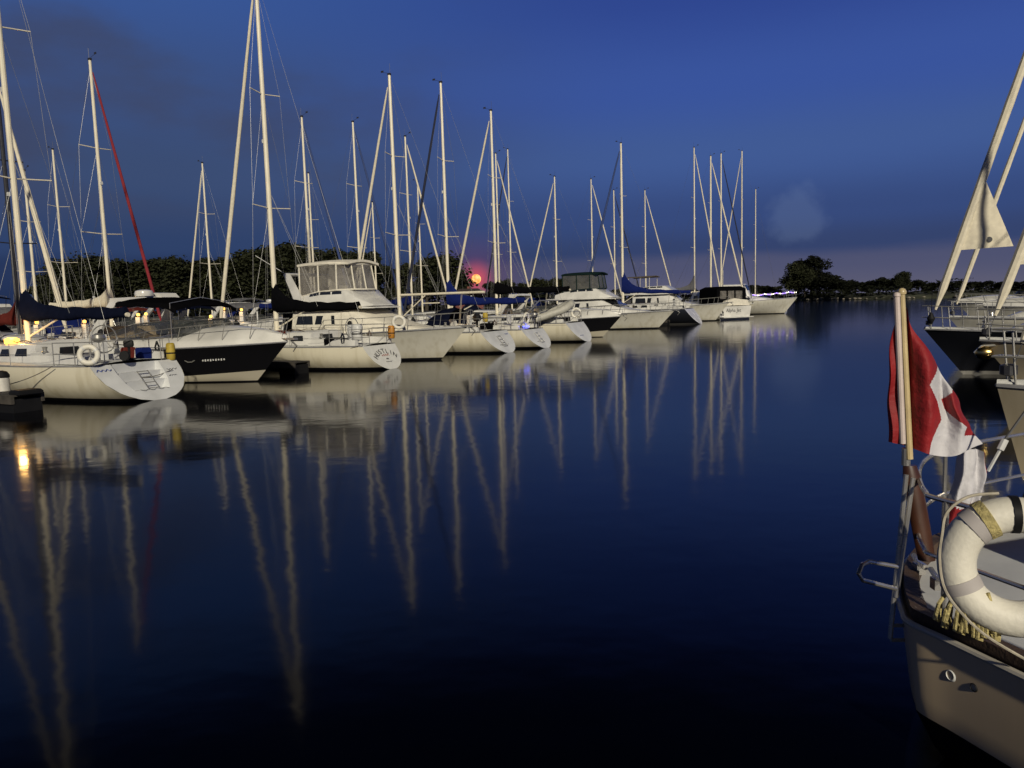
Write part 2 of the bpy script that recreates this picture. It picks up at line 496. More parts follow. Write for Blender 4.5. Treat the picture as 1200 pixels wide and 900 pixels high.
# ------------------------------------------------------------------ parts shared by sailing boats
def spar_rig(root, H, mx, mz, mh, boomz, bl, cover, furl, bow, furl_r=.075, mastmat=None, boom_up=.0, lean=0.0, cover_h=1.0, hounds=.97, wires=True, side_w=1.5, mast_r=.085, stern_x=.6, spreaders=2, bare_stack=None, clew=None):
    mm = mastmat or alu
    top = Vector((mx - lean * mh, 0, mh))
    foot = Vector((mx, 0, mz))
    def mp(z): return foot + (top - foot) * ((z - mz) / (mh - mz))
    mb = MB(); mb.tube([mp(mz + (mh - mz) * i / 8) for i in range(9)], [mast_r * (1 - .28 * (i / 8) ** 2) for i in range(9)], 10)
    mast = mb.build('mast', mm, root)
    for i in range(spreaders):
        z = mz + (mh - mz) * ((.5,), (.36, .68))[spreaders - 1][i]; wv = side_w * (.62 - .14 * i)
        mb = MB(); c = mp(z); mb.tube([c + Vector((-.14, -wv, .06)), c, c + Vector((-.14, wv, .06))], .022, 5); mb.build('spreader', mm, mast)
    mb = MB(); mb.tube([top + Vector((-.05, 0, 0)), top + Vector((-.05, 0, .55))], .008, 4)
    mb.tube([top + Vector((.1, 0, .12)), top + Vector((.38, 0, .2))], .008, 4); mb.box(top + Vector((.42, 0, .24)), (.16, .01, .09)); mb.box(top + Vector((0, 0, .05)), (.16, .1, .1))
    mb.build('masthead_gear', darkm, mast)
    # mast foot light halfway
    mb = MB(); mb.box(mp(mz + (mh - mz) * .55) + Vector((.1, 0, 0)), (.1, .09, .14)); mb.build('steaming_light', whitep, mast)
    # boom
    bx0 = mx - .1; bz = boomz
    e = Vector((bx0 - bl, 0, bz + boom_up))
    mb = MB(); mb.tube([Vector((bx0, 0, bz)), e], .06, 8)
    boom = mb.build('boom', mm, root)
    if cover is not None:
        rings = []
        for i in range(15):
            f = i / 14; c = Vector((bx0 + .14, 0, bz)).lerp(e + Vector((.08, 0, 0)), f)
            hgt = .30 + (cover_h - .30) * math.exp(-f * 9.0) - .10 * f + .025 * math.sin(i * 1.9)
            wd = .10 + .07 * (1 - f) + .012 * math.sin(i * 2.7)
            zlo = -.10 - .03 * math.sin(i * 1.3)
            rings.append([c + Vector((0, wd * y, zlo + (hgt - zlo) * z)) for y, z in ((0, 0), (.8, .06), (1.1, .3), (.8, .62), (.35, .9), (0, 1), (-.35, .9), (-.8, .62), (-1.1, .3), (-.8, .06))])
        mb = MB(); mb.loft(rings); mb.build('boom_cover', cover, root, ang=60)
    if bare_stack is not None:
        mb = MB(); pts = [Vector((bx0 - bl * f, .02 * math.sin(f * 20), bz + .11 + .10 * (1 - f) + .02 * math.sin(f * 31))) for f in [i / 12 for i in range(13)]]
        mb.tube(pts, [.12 * (1 - .4 * i / 12) for i in range(13)], 8); mb.build('flaked_mainsail', bare_stack, root)
    # furled headsail on the forestay
    hz = mz + (mh - mz) * hounds; hp = mp(hz) + Vector((.08, 0, 0)); fp = Vector(bow)
    if furl is not None:
        n_ = 22; pts = []; rr = []
        for i in range(n_ + 1):
            f = i / n_; pts.append(fp.lerp(hp, .035 + f * .95))
            rr.append(furl_r * (.50 + .62 * math.sin(math.pi * min(1, .12 + f * .9)) ** .5 * (1 - .45 * f) + .04 * math.sin(i * 2.3)) if 0 < f < 1 else furl_r * .3)
        mb = MB(); mb.tube(pts, rr, 8); sl = mb.build('furled_headsail', furl, root)
        mb = MB(); mb.lathe([(.03, 0), (.09, .02), (.09, .12), (.04, .14)], Matrix.Translation(fp + Vector((0, 0, .06))), 10); mb.build('furling_drum', darkm, root)
        if clew is not None:
            f0, f1, out, zd = clew
            a = fp.lerp(hp, f0); b = fp.lerp(hp, f1); c = a + Vector((out, 0, zd))
            mb = MB(); rows = []
            for i in range(9):
                f = i / 8; p = a.lerp(b, f); q = c.lerp(b, f); y = .05 * math.sin(i * 1.1)
                rows.append([p + Vector((0, .02, 0)), p.lerp(q, .5) + Vector((0, .03 + y, 0)), q + Vector((0, .012, 0)), q - Vector((0, .012, 0)), p.lerp(q, .5) + Vector((0, y - .0, 0)), p - Vector((0, .02, 0))])
            mb.loft(rows); mb.build('clew', furl, sl)
            mb = MB(); cc = a.lerp(c, .56) + Vector((0, 0, .22)); mb.lathe([(.075, -.07), (.075, .09)], Matrix.Translation(cc) @ Matrix.Rotation(R(90), 4, 'X'), 12); mb.build('clew_patch', darkm, sl)
    if wires:
        def wr(a, b, nm, r=.006):
            mb = MB(); mb.tube([a, b], r, 4); mb.build(nm, wire, root)
        wr(fp, mp(hz), 'forestay')
        for s_ in (1, -1): wr(Vector((stern_x, s_ * .5, H.sheer(0) + .1)), mp(mz + (mh - mz) * .62).lerp(Vector((stern_x, 0, 1.2)), .0) if False else top, 'backstay', .005) if s_ == 1 else None
        for s_ in (1, -1):
            hw = H.half(H.at_x(mx)) - .08; base = Vector((mx - .15, s_ * hw, H.sheer(H.at_x(mx))))
            if spreaders == 2:
                z1 = mz + (mh - mz) * .36; z2 = mz + (mh - mz) * .68
                s1 = mp(z1) + Vector((-.14, s_ * side_w * .62, .06)); s2 = mp(z2) + Vector((-.14, s_ * side_w * .48, .06))
                mb = MB(); mb.tube([base, s1, s2, mp(mh - .3)], .006, 4)
                mb.tube([base + Vector((.35, 0, 0)), mp(z1)], .005, 4); mb.tube([s1, mp(z2)], .005, 4)
            else:
                z1 = mz + (mh - mz) * .5; s1 = mp(z1) + Vector((-.14, s_ * side_w * .62, .06))
                mb = MB(); mb.tube([base, s1, mp(mh - .3)], .006, 4); mb.tube([base + Vector((.35, 0, 0)), mp(z1)], .005, 4)
            mb.build('shroud', wire, root)
    return boom

def rails(root, H, x0, x1, h=.62, step=1.6, pulpit=True, pushpit=True, r=.013, gap=True):
    """pushpit, pulpit, stanchions and lifelines"""
    if pushpit:
        mb = MB(); a = x0
        for zz in (h, h * .52):
            pts = [H.deck_pt(a + 1.3, 1, .06, zz), H.deck_pt(a + .55, 1, .06, zz), H.deck_pt(a + .08, 1, .12, zz), H.deck_pt(a + .02, 1, .45, zz)]
            p2 = [Vector((p.x, -p.y, p.z)) for p in reversed(pts)]
            if gap and zz == h * .52: mb.tube(pts, r, 6); mb.tube(p2, r, 6)
            else: mb.tube(pts + p2, r, 6)
        for sd_ in (1, -1):
            for (dx_, ins) in ((1.3, .06), (.55, .06), (.08, .12), (.02, .45)):
                mb.tube([H.deck_pt(a + dx_, sd_, ins, 0), H.deck_pt(a + dx_, sd_, ins, h)], r, 6)
        mb.build('pushpit', steel, root)
    xs = []; x = x0 + 1.3 + step
    while x < x1 - 1.2: xs.append(x); x += step
    for sd_ in (1, -1):
        for x in xs:
            mb = MB(); mb.tube([H.deck_pt(x, sd_, .06, 0), H.deck_pt(x, sd_, .06, h)], r * .85, 5); mb.build('stanchion', steel, root)
        allx = [x0 + 1.3] + xs + [x1 - 1.1]
        mb = MB()
        for zz in (h - .02, h * .5): mb.tube([H.deck_pt(x, sd_, .06, zz) for x in allx], .0055, 4)
        mb.build('lifeline', wire, root)
    if pulpit:
        mb = MB(); 
        for zz in (h, h * .5):
            pts = [H.deck_pt(x1 - 1.1, 1, .06, zz), H.deck_pt(x1 - .5, 1, .04, zz + .01), H.deck_pt(x1 - .1, 1, .0, zz + .03) + Vector((0, .05, 0))]
            p2 = [Vector((p.x, -p.y, p.z)) for p in reversed(pts)]
            mb.tube(pts + [Vector((x1 + .06, 0, pts[-1].z))] + p2, r, 6)
        for sd_ in (1, -1):
            for x in (x1 - 1.1, x1 - .5, x1 - .1):
                mb.tube([H.deck_pt(x - .06, sd_, .06, 0), H.deck_pt(x, sd_, .05 if x < x1 - .2 else 0, h)], r, 6)
        mb.build('pulpit', steel, root)

def wheel(root, c, r=.38):
    mb = MB(); n = 24
    mb.tube([Vector(c) + Vector((0, r * math.cos(2 * math.pi * i / n), r * math.sin(2 * math.pi * i / n))) for i in range(n)], .016, 6, closed=True)
    for i in range(5):
        q = 2 * math.pi * i / 5 + .3; mb.tube([c, Vector(c) + Vector((0, r * math.cos(q), r * math.sin(q)))], .008, 4)
    wh = mb.build('steering_wheel', steel, root)
    mb = MB(); cc = Vector(c); mb.loft([[cc + Vector((.08 + a, b, z)) for a, b in ((-.08, -.09), (.1, -.09), (.1, .09), (-.08, .09))] for z in (-.75, -.1, .12)])
    mb.build('binnacle', whitep, root)
    mb = MB(); mb.lathe([(.09, 0), (.1, .05), (.07, .12), (.02, .15)], Matrix.Translation(cc + Vector((.1, 0, .12))), 12); mb.build('compass', rubber, root)

ROW_D = Vector((.48, .877, 0)); HEAD = math.atan2(.48, -.877); OUT = HEAD - math.pi

SAILS = []
CR = random.Random(31)
def clutter(root, H, rs, xa, B, zb, lvl, mx, hz, boomz):
    """the small gear that fills a moored boat's cockpit, rails and deck"""
    dk = [rubber, navy_c, black_c, blue_c, grey_c, brown_c, teak_d, whitep, greyp]
    mb = MB(); mb.slab([Vector((xa - .012, y, z)) for y, z in ((-.32, zb + .05), (.32, zb + .05), (.27, zb + .40), (-.27, zb + .40))], (-.015, 0, 0)); mb.build('companionway', wing, root, smooth=False)
    for k in range(4 if lvl == 2 else 2):       # seat cushions, lockers
        x = rs + .7 + CR.random() * max(.4, xa - rs - 1.4); y = CR.choice((-1, 1)) * B * CR.uniform(.16, .26)
        a, b_, c = CR.uniform(.25, .6), CR.uniform(.15, .25), CR.uniform(.12, .34)
        mb = MB(); mb.loft([[Vector((x + sx * a * q / 2, y + sy * b_ * q, z)) for sx, sy in ((-1, -1), (1, -1), (1, 1), (-1, 1))] for z, q in ((zb, .95), (zb + c * .15, 1), (zb + c * .85, 1), (zb + c, .8))]); mb.build(CR.choice(('cushion', 'locker', 'gear_bag')), CR.choice(dk), root)
    for k in range(3 if lvl == 2 else 1):       # rope hanks hung on the lifelines
        x = rs + .4 + CR.random() * (H.L * .7); sd_ = CR.choice((-1, 1)); c = H.deck_pt(min(x, H.L - 1.2), sd_, .06, .5)
        mb = MB(); mb.tube([c, c + Vector((.08, 0, -.16)), c + Vector((.03, 0, -.38)), c + Vector((-.05, 0, -.36)), c + Vector((-.07, 0, -.14)), c + Vector((.01, 0, .01))], .028, 5); mb.build('rope_hank', CR.choice((rope_m, rubber, navy_c, teak_d)), root)
    if CR.random() < .7:                        # kettle grill on the stern rail
        c = Vector((rs + .25, CR.choice((-1, 1)) * B * .24, zb + .68)); mb = MB(); mb.lathe([(.05, -.12), (.16, -.06), (.18, .0), (.15, .08), (.05, .13)], Matrix.Translation(c), 12); mb.tube([c - Vector((0, 0, .1)), c - Vector((0, 0, .66))], .012, 5); mb.build('grill', CR.choice((steel, rubber)), root)
    if CR.random() < .6 and lvl == 1:           # whip aerial or stern pole
        y = CR.choice((-1, 1)) * B * .3; h_ = CR.uniform(1.4, 2.6); mb = MB(); mb.tube([Vector((rs + .2, y, zb)), Vector((rs + .05, y, zb + h_))], .016, 5); mb.box(Vector((rs + .05, y, zb + h_ + .05)), (.12, .12, .10)); mb.build('aerial', whitep, root)
    # halyards tied off to the deck beside the mast, topping lift, lazy lines
    for k in range(3):
        mb = MB(); a = Vector((mx + CR.uniform(.12, .5), CR.uniform(-.45, .45), zb + .1)); mb.tube([a, Vector((mx, 0, boomz + CR.uniform(4, 8)))], .006, 4); mb.build('halyard', wire, root)
    for k in (-.12, .12):
        mb = MB(); mb.tube([Vector((mx - 2.4, k, boomz)), Vector((mx - .1, 0, boomz + 4.6))], .005, 4); mb.build('lazy_line', wire, root)
    for x in (H.L * .86,):
        mb = MB(); mb.lathe([(.10, 0), (.12, .05), (.09, .16), (.13, .2), (.05, .24)], Matrix.Translation((x, 0, H.sheer(.85) + .05)), 12); mb.build('windlass', steel, root)
def sailboat(name, label, org, ang, L=9.6, B=3.2, fs=1.12, fb=1.3, rs=.85, tw=.74, hm=None, mf=.56, mh=14.0, furl=sail_w, cover=navy_c, boomz=2.35, bl=None,
             lvl=2, group=None, steps=True, house_h=.42, dodger=None, bimini=None, tm=None, cover_h=1.15, furl_r=.075, mastmat=None, boom_up=0.0, lean=0.0, bare=None,
             mast_r=.085, clew=None, wheel_on=True, spreaders=2, boot=None, hounds=.97, wires=True, rb=1.0, ladder=True):
    root = empty(name, org, ang)
    tag(root, label, 'sailing boat' if False else 'sailboat', group)
    H = Hull(L, B, fs, fb, rs, rb, tw=tw)
    H.build(root, hm or hull_cream, steps=steps, tm=tm)
    zb = fs + .03
    xa, xb = rs + L * .27, rs + L * .72
    pr = [(xa, B * .31, zb + house_h + .10), (xa + .5, B * .31, zb + house_h + .10), ((xa + xb) / 2, B * .30, zb + house_h + .04), (xb - 1.0, B * .22, zb + house_h), (xb - .3, B * .17, zb + house_h * .72), (xb + .35, B * .11, zb + .06)]
    house(root, 'cabin', pr, zb, gel, inset=.16)
    side_windows(root, pr, zb, [(xa + .35, xa + .95), (xa + 1.25, xa + 1.75), (xa + 2.0, xa + 2.45), (xa + 2.9, xa + 3.6)] if lvl == 2 else [(xa + .4, xa + 1.6), (xa + 1.9, xa + 3.0)], inset=.16, z0=.34, z1=.72)
    # cockpit coamings with backrest and a seat well
    for s_ in (1, -1):
        mb = MB(); rows = []
        for i in range(7):
            x = rs + .25 + (xa - rs - .25) * i / 6; y0 = B * .30 + .05 * math.sin(i); hh = .20 + .12 * (i / 6)
            rows.append([Vector((x, s_ * (y0 + .13), zb)), Vector((x, s_ * (y0 + .08), zb + hh)), Vector((x, s_ * (y0 - .06), zb + hh)), Vector((x, s_ * (y0 - .09), zb))])
        mb.loft(rows); mb.build('coaming', gel, root)
    mx = rs + (L - rs) * mf
    hz = zb + house_h + .05
    spar_rig(root, H, mx, hz, mh, boomz, bl or (mx - rs - 1.0), cover, furl, (L - .12, 0, fb + .05), furl_r=furl_r, mastmat=mastmat, boom_up=boom_up, lean=lean, cover_h=cover_h,
             side_w=B * .5, mast_r=mast_r, stern_x=rs + .1, spreaders=spreaders, bare_stack=bare, clew=clew, hounds=hounds, wires=wires)
    rails(root, H, rs, L, step=1.7 if lvl == 2 else 2.2, gap=lvl == 2, pushpit=True)
    if lvl == 2:
        if wheel_on: wheel(root, (rs + 1.25, 0, zb + .62))
        # winches, hatch, handrail, small deck gear
        for s_ in (1, -1):
            mb = MB(); mb.lathe([(.08, 0), (.085, .03), (.055, .06), (.055, .13), (.075, .16), (.03, .17)], Matrix.Translation((xa - .6, s_ * (B * .30 + .02), zb + .29)), 12); mb.build('winch', steel, root)
            mb = MB(); mb.tube([Vector((xa + .5 + i * .25, s_ * B * .22, zb + house_h + .10 + (.05 if i % 3 else 0.0))) for i in range(10)], .014, 5); mb.build('handrail', teak_d, root)
            mb = MB(); mb.box((rs + .35, s_ * (H.half(0) - .16), fs + .03), (.22, .05, .04)); mb.build('cleat', steel, root)
        mb = MB(); mb.box((xb - 1.2, 0, zb + house_h + .09), (.55, .55, .07)); mb.build('deck_hatch', wing, root)
        mb = MB(); mb.tube([Vector((mx - .1, 0, hz + .2)), Vector((mx - 1.6, 0, boomz - .06))], .03, 6); mb.build('boom_vang', alu, root)
        # mainsheet tackle
        mb = MB(); mb.tube([Vector((rs + 1.9, .0, zb + .1)), Vector((rs + 1.7, 0, boomz - .06))], .012, 4); mb.tube([Vector((rs + 1.9, .1, zb + .1)), Vector((rs + 1.75, 0, boomz - .06))], .009, 4); mb.build('mainsheet', rope_m, root)
        # folded swim ladder on the transom
        if ladder: mb = MB(); up = Vector((rs, 0, fs)).normalized()
        b0 = Vector((rs * .30, 0, fs * .30)) + Vector((-.05, 0, .02))
        for y in (-.16, .16) if ladder else (): mb.tube([b0 + Vector((0, y, 0)), b0 + Vector((0, y, 0)) + up * .62], .013, 6)
        for q in (0, .2, .4, .6) if ladder else (): mb.tube([b0 + Vector((0, -.16, 0)) + up * q, b0 + Vector((0, .16, 0)) + up * q], .012, 6)
        if ladder: mb.build('swim_ladder', steel, root)
    if dodger is not None:
        rows = []
        for i, (x, h, w_) in enumerate(((xa - .75, .98, .30), (xa - .35, 1.02, .31), (xa + .05, .95, .31), (xa + .55, .62, .29), (xa + .95, .16, .27))):
            rows.append([Vector((x, B * w_ * math.cos(a) * (1.0), zb + .1 + h * max(0, math.sin(a)) ** .6)) for a in [math.pi * j / 12 for j in range(13)]])
        inner = [[Vector((p.x, p.y * .97, p.z - .02)) for p in r_] for r_ in rows]
        mb = MB(); mb.loft(rows, cap=False, closed=False); mb.loft(inner, cap=False, closed=False); mb.build('dodger', dodger, root)
    if bimini is not None:
        mb = MB(); rows = []
        for i in range(6):
            x = rs + .3 + 1.9 * i / 5; rows.append([Vector((x, B * .36 * c, fs + 2.0 + .16 * (1 - c * c) - .04 * abs(i - 2.5))) for c in (-1, -.95, -.5, 0, .5, .95, 1)])
        low = [[p - Vector((0, 0, .04)) for p in r_] for r_ in rows]
        mb.loft([a + list(reversed(b)) for a, b in zip(rows, low)]); mb.build('bimini', bimini, root)
        for x in (rs + .45, rs + 1.9):
            mb = MB(); mb.tube([Vector((rs + 1.2, B * .40, fs)), Vector((x, B * .36, fs + 2.0)), Vector((x, 0, fs + 2.12)), Vector((x, -B * .36, fs + 2.0)), Vector((rs + 1.2, -B * .40, fs))], .013, 5); mb.build('bimini_frame', steel, root)
    clutter(root, H, rs, xa, B, zb, lvl, mx, hz, boomz)
    SAILS.append(root)
    return root, H

hull_cream = hullmat('hull_cream', (.60, .56, .44), zs=(.97, .99), stripe=(.18, .17, .15))
hull_white = hullmat('hull_white', (.62, .60, .52))
hull_black = hullmat('hull_black', (.008, .008, .010), boot=(.01, .01, .012), zb=.04, low=(.50, .46, .36), zl=-.08, slope=.060, dirt=.1)
hull_blacks = hullmat('hull_black_sail', (.010, .011, .015), zb=.1, boot=(.25, .24, .22), dirt=.1)
hull_tan = hullmat('hull_tan', (.30, .26, .19), dirt=.45)

# ------------------------------------------------------------------ water, land, shore
mb = MB(); S = 6000.0
mb.add([(-S, -S, 0), (S, -S, 0), (S, S, 0), (-S, S, 0)], [(0, 1, 2, 3)])
water = _old_build(mb, 'water', mat('water', (.002, .004, .009)), None, smooth=False)
tag(water, 'dark still harbour water mirroring boats and sky', 'water', kind='structure')
M = MATS['water']; n = N(M.node_tree); M.node_tree.nodes.clear()
t = n.new('ShaderNodeTexCoord')
b = n.new('ShaderNodeBsdfPrincipled'); b.inputs['Base Color'].default_value = (.0004, .0007, .0018, 1); b.inputs['Roughness'].default_value = .085; b.inputs['IOR'].default_value = 1.21
out = n.new('ShaderNodeOutputMaterial'); n.link(b.outputs[0], out.inputs[0])
def wnoise(scale, sx, sy, det=2, rot=0.0):
    mp = n.new('ShaderNodeMapping'); n.link(t.outputs['Object'], mp.inputs[0]); mp.inputs['Scale'].default_value = (sx, sy, 1); mp.inputs['Rotation'].default_value = (0, 0, rot)
    z = n.new('ShaderNodeTexNoise'); n.link(mp.outputs[0], z.inputs['Vector']); z.inputs['Scale'].default_value = scale; z.inputs['Detail'].default_value = det
    return z.outputs['Fac']
patch = n.smooth(wnoise(.07, 1, 2.2, 3, .3), .38, .66)
h = n.math('MULTIPLY', wnoise(1.5, 1, 1.25, 2, .25), .021)
h = n.math('ADD', h, n.math('MULTIPLY', wnoise(4.2, 1, 1.3, 2, -.2), n.math('MULTIPLY', n.math('ADD', patch, .35), .0055)))
h = n.math('ADD', h, n.math('MULTIPLY', wnoise(.35, 1, 1.2, 1, .1), .03))
bp = n.new('ShaderNodeBump'); bp.inputs['Strength'].default_value = 1.0; bp.inputs['Distance'].default_value = .15
n.link(h, bp.inputs['Height']); n.link(bp.outputs[0], b.inputs['Normal'])

shore = [(-900, 150), (-260, 118), (-150, 120), (-95, 128), (-40, 140), (10, 170), (45, 215), (80, 262), (104, 318), (116, 300), (118, 262), (124, 246), (140, 240), (160, 236), (190, 226), (260, 205), (420, 180), (900, 160)]
sp = []
for (x0_, y0_), (x1_, y1_) in zip(shore, shore[1:]):
    k = max(1, int(math.hypot(x1_ - x0_, y1_ - y0_) / 4))
    for i in range(k):
        f = i / k; sp.append((x0_ + (x1_ - x0_) * f + random.uniform(-.8, .8), y0_ + (y1_ - y0_) * f + random.uniform(-1.2, 1.2)))
sp.append(shore[-1])
mb = MB(); rows = []
for off, z in ((0, -.3), (1.2, .35), (4, 1.0), (12, 1.5), (60, 2.0), (400, 2.2), (5000, 2.5)):
    rows.append([Vector((x, y + off, z + random.uniform(-.12, .12) * (off > 0))) for x, y in sp])
mb.loft(rows, cap=False, closed=False)
land = mb.build('ground', mat('land_soil', (.045, .05, .028), .95, var=.4, scale=.3, bump=.4, bscale=2), None)
tag(land, 'dark low shore land beyond the harbour', 'land', kind='structure')
# riprap rocks on the shore
import bmesh
ico = bmesh.new(); bmesh.ops.create_icosphere(ico, subdivisions=1, radius=1.0)
iv = [v.co.copy() for v in ico.verts]; ifc = [tuple(v.index for v in f.verts) for f in ico.faces]; ico.free()
mb = MB()
for i in range(1500):
    k = random.randrange(len(sp) - 1); x, y = sp[k]
    if not (70 < x < 330): continue
    s_ = random.uniform(.25, .8); c = Vector((x + random.uniform(-2, 2), y + random.uniform(-.6, 3.0), random.uniform(.0, .7)))
    q = Matrix.Rotation(random.uniform(0, 6), 3, 'Z')
    mb.add([c + q @ Vector((v.x * s_ * 1.3, v.y * s_, v.z * s_ * .65 * random.uniform(.7, 1.2))) for v in iv], ifc)
rk = mb.build('shore_rocks', mat('riprap', (.22, .20, .16), .9, var=.3, scale=1.2), None, smooth=False)
tag(rk, 'pale riprap rocks lining the far shore', 'rocks', kind='stuff')

# ------------------------------------------------------------------ trees
leafm = mat('foliage', (.026, .030, .013), .8, var=.35, scale=.35, spec=.2)
leafd = mat('foliage_dark', (.012, .014, .008), .85, var=.4, scale=.35, spec=.1)
bark = mat('bark', (.05, .04, .03), .9, var=.3, scale=3)
def tree_meshes(seed, h, w_, lobes, nleaf, lean=0.0, droop=0.0, ls=.27, lm=None):
    rnd = random.Random(seed)
    mb = MB()
    mb.tube([Vector((lean * h * f * f, .15 * math.sin(f * 5), h * .8 * f)) for f in (0, .15, .35, .6, .8, 1)], [h * .028 * q for q in (1.35, 1, .8, .55, .35, .12)], 7)
    L_ = []
    for i in range(lobes):
        a = rnd.uniform(0, 6.28); zz = rnd.uniform(.30, .90); rad = w_ * math.sin(math.pi * (zz * .75 + .12)) * rnd.uniform(.35, .85)
        c = Vector((lean * h * zz * zz + rad * math.cos(a), rad * math.sin(a), h * zz)); r_ = w_ * rnd.uniform(.24, .44)
        L_.append((c, r_))
        s0 = Vector((lean * h * (zz * .5) ** 2, 0, h * zz * .55)); mb.tube([s0, s0.lerp(c, .6) + Vector((0, 0, .2)), c], [h * .010, h * .007, h * .002], 5)
    tr = _old_build(mb, 'trunk', bark, None)
    mb = MB()
    for i in range(nleaf):
        c, r_ = rnd.choice(L_)
        while True:
            d = Vector((rnd.uniform(-1, 1), rnd.uniform(-1, 1), rnd.uniform(-1, 1)))
            if .25 < d.length < 1: break
        d = d * (1 + .25 * math.sin(d.x * 7 + c.x * 3) * math.sin(d.z * 6))
        p = c + Vector((d.x * r_ * 1.15, d.y * r_ * 1.15, d.z * r_ * .85 - droop * d.length * rnd.random() * r_))
        q = Matrix.Rotation(rnd.uniform(0, 6.28), 3, 'Z') @ Matrix.Rotation(rnd.uniform(-1.3, 1.3), 3, 'X')
        s_ = ls * rnd.uniform(.6, 1.5)
        mb.add([p + q @ Vector((a * s_, b_ * s_, e)) for a, b_, e in ((-1, -.4, 0), (0, -.6, .1), (1, 0, 0), (.1, .6, -.1), (-.9, .4, .05))], [(0, 1, 2, 3, 4)])
    cr = _old_build(mb, 'crown', lm or leafm, None, smooth=False)
    return tr.data, cr.data, tr, cr, h
PROT = [tree_meshes(1, 12, 4.6, 26, 6500), tree_meshes(2, 12, 5.4, 30, 7500), tree_meshes(3, 12, 3.8, 22, 5600), tree_meshes(4, 12, 5.0, 34, 5200, droop=.6),
        tree_meshes(5, 12, 4.2, 18, 3800, lean=.08), tree_meshes(6, 6, 3.4, 14, 2200, ls=.26, lm=leafd), tree_meshes(7, 13, 5.6, 30, 9000, lean=-.05, lm=leafd)]
for p in PROT:
    bpy.data.objects.remove(p[2]); bpy.data.objects.remove(p[3])
def tree(px, top_y, D, k, label, group, wf=1.0, zg=1.2, name='broadleaf_tree', rot=None):
    p = AT(px, 340, D); top = AT(px, top_y, D).z
    o = empty(name, (p.x, D, zg), rot if rot is not None else random.uniform(0, 6.28))
    s_ = (top - zg) / PROT[k][4] * 1.0
    o.scale = (s_ * wf, s_ * wf, s_)
    tag(o, label, 'tree', group)
    for nm, me in (('trunk', PROT[k][0]), ('crown', PROT[k][1])):
        c = bpy.data.objects.new(nm, me); COL.objects.link(c); c.parent = o
    return o
TL = [(62, 318, 150, 0), (82, 303, 150, 1), (104, 296, 152, 3), (126, 302, 150, 0), (147, 306, 158, 4), (166, 306, 156, 1), (188, 299, 154, 0), (209, 299, 150, 3), (232, 304, 156, 2), (254, 303, 158, 1),
      (276, 300, 154, 0), (297, 292, 152, 1), (319, 287, 150, 3), (339, 285, 152, 1), (360, 291, 155, 0), (382, 292, 152, 1), (404, 292, 156, 3), (424, 291, 152, 0), (440, 301, 158, 2), (458, 314, 160, 4),
      (478, 308, 158, 2), (499, 300, 156, 4), (522, 295, 160, 3), (536, 322, 162, 4), (512, 306, 170, 0), (575, 330, 210, 2), (592, 326, 212, 0), (612, 331, 214, 4), (632, 326, 210, 1), (654, 324, 212, 0), (676, 327, 214, 3), (700, 334, 225, 1), (722, 338, 235, 0), (748, 339, 240, 2)]
TW = ['at the far left end, left of the slim bare mast', 'behind the slim bare mast at the left', 'just right of the slim bare mast', 'behind the red furled boat mast', 'left of the red furled headsail', 'behind the foot of the red furled headsail',
 'just right of the red furled headsail', 'left of the thin mast above the black canvas roof', 'left beside the thin mast above the black canvas roof', 'behind the tall white furled headsail', 'between the tall white furled headsail and its mast', 'left of the HUSTLIN boat mast',
 'behind the HUSTLIN boat mast', 'just right of the HUSTLIN boat mast', 'above the left end of the flybridge enclosure', 'above the middle of the flybridge enclosure', 'above the right end of the flybridge enclosure', 'right of the flybridge enclosure',
 'left of the tallest centre mast', 'behind the tallest centre mast', 'in the gap right of the tallest centre mast', 'left of the drooping tree by the moon', 'drooping tall tree left of the moon', 'lowest of the trees beside the moon', 'behind the navy furled headsail',
 'first low one right of the moon', 'second low one right of the moon', 'low one between the moon and the crossed headsails', 'behind the crossed white headsails', 'right of the crossed white headsails', 'left of the dark green enclosure', 'behind the dark green enclosure', 'left of the gold tall mast, far off', 'behind the open flybridge']
for i, (px, ty, D, k) in enumerate(TL):
    tree(px, ty, D, k, 'dark leafy shore tree ' + TW[i], 'trees on the far shore behind the marina', wf=1.05)
TR = [(893, 334, 330, 5), (902, 335, 332, 5), (912, 335, 330, 2), (885, 334, 332, 5)]
for j, (px, ty, D, k) in enumerate(TR): tree(px, ty, D, k, 'low rounded bush tree ' + ['behind the wheelhouse', 'behind the string lights', 'nearest the tall dark clump', 'left of the wheelhouse'][j], 'low trees on the point', wf=1.3, name='bush_tree')
tree(951, 300, 306, 6, 'tallest dark tree of the right shore with a domed crown', None, wf=1.05, rot=.6)
tree(933, 306, 304, 3, 'dark tree with a ragged crown left of the tallest right shore tree', None, wf=.95, rot=2.0)
tree(943, 316, 300, 1, 'broad low tree filling the foot of the tall right shore clump', None, wf=1.2)
for j, (px, ty, D, k) in enumerate(((968, 322, 296, 5), (978, 328, 292, 5), (990, 327, 288, 5), (1002, 330, 280, 5), (1016, 331, 276, 5), (1029, 327, 274, 5), (1039, 325, 272, 5))):
    tree(px, ty, D, k, 'small dark shore tree, number %s rightward from the tall dark clump' % ['one', 'two', 'three', 'four', 'five', 'six', 'seven'][j], 'small trees on the right shore', wf=1.35, name='shore_tree')
tree(1058, 318, 268, 1, 'round crowned tree rising above the low tree line on the right shore', None, wf=.9)
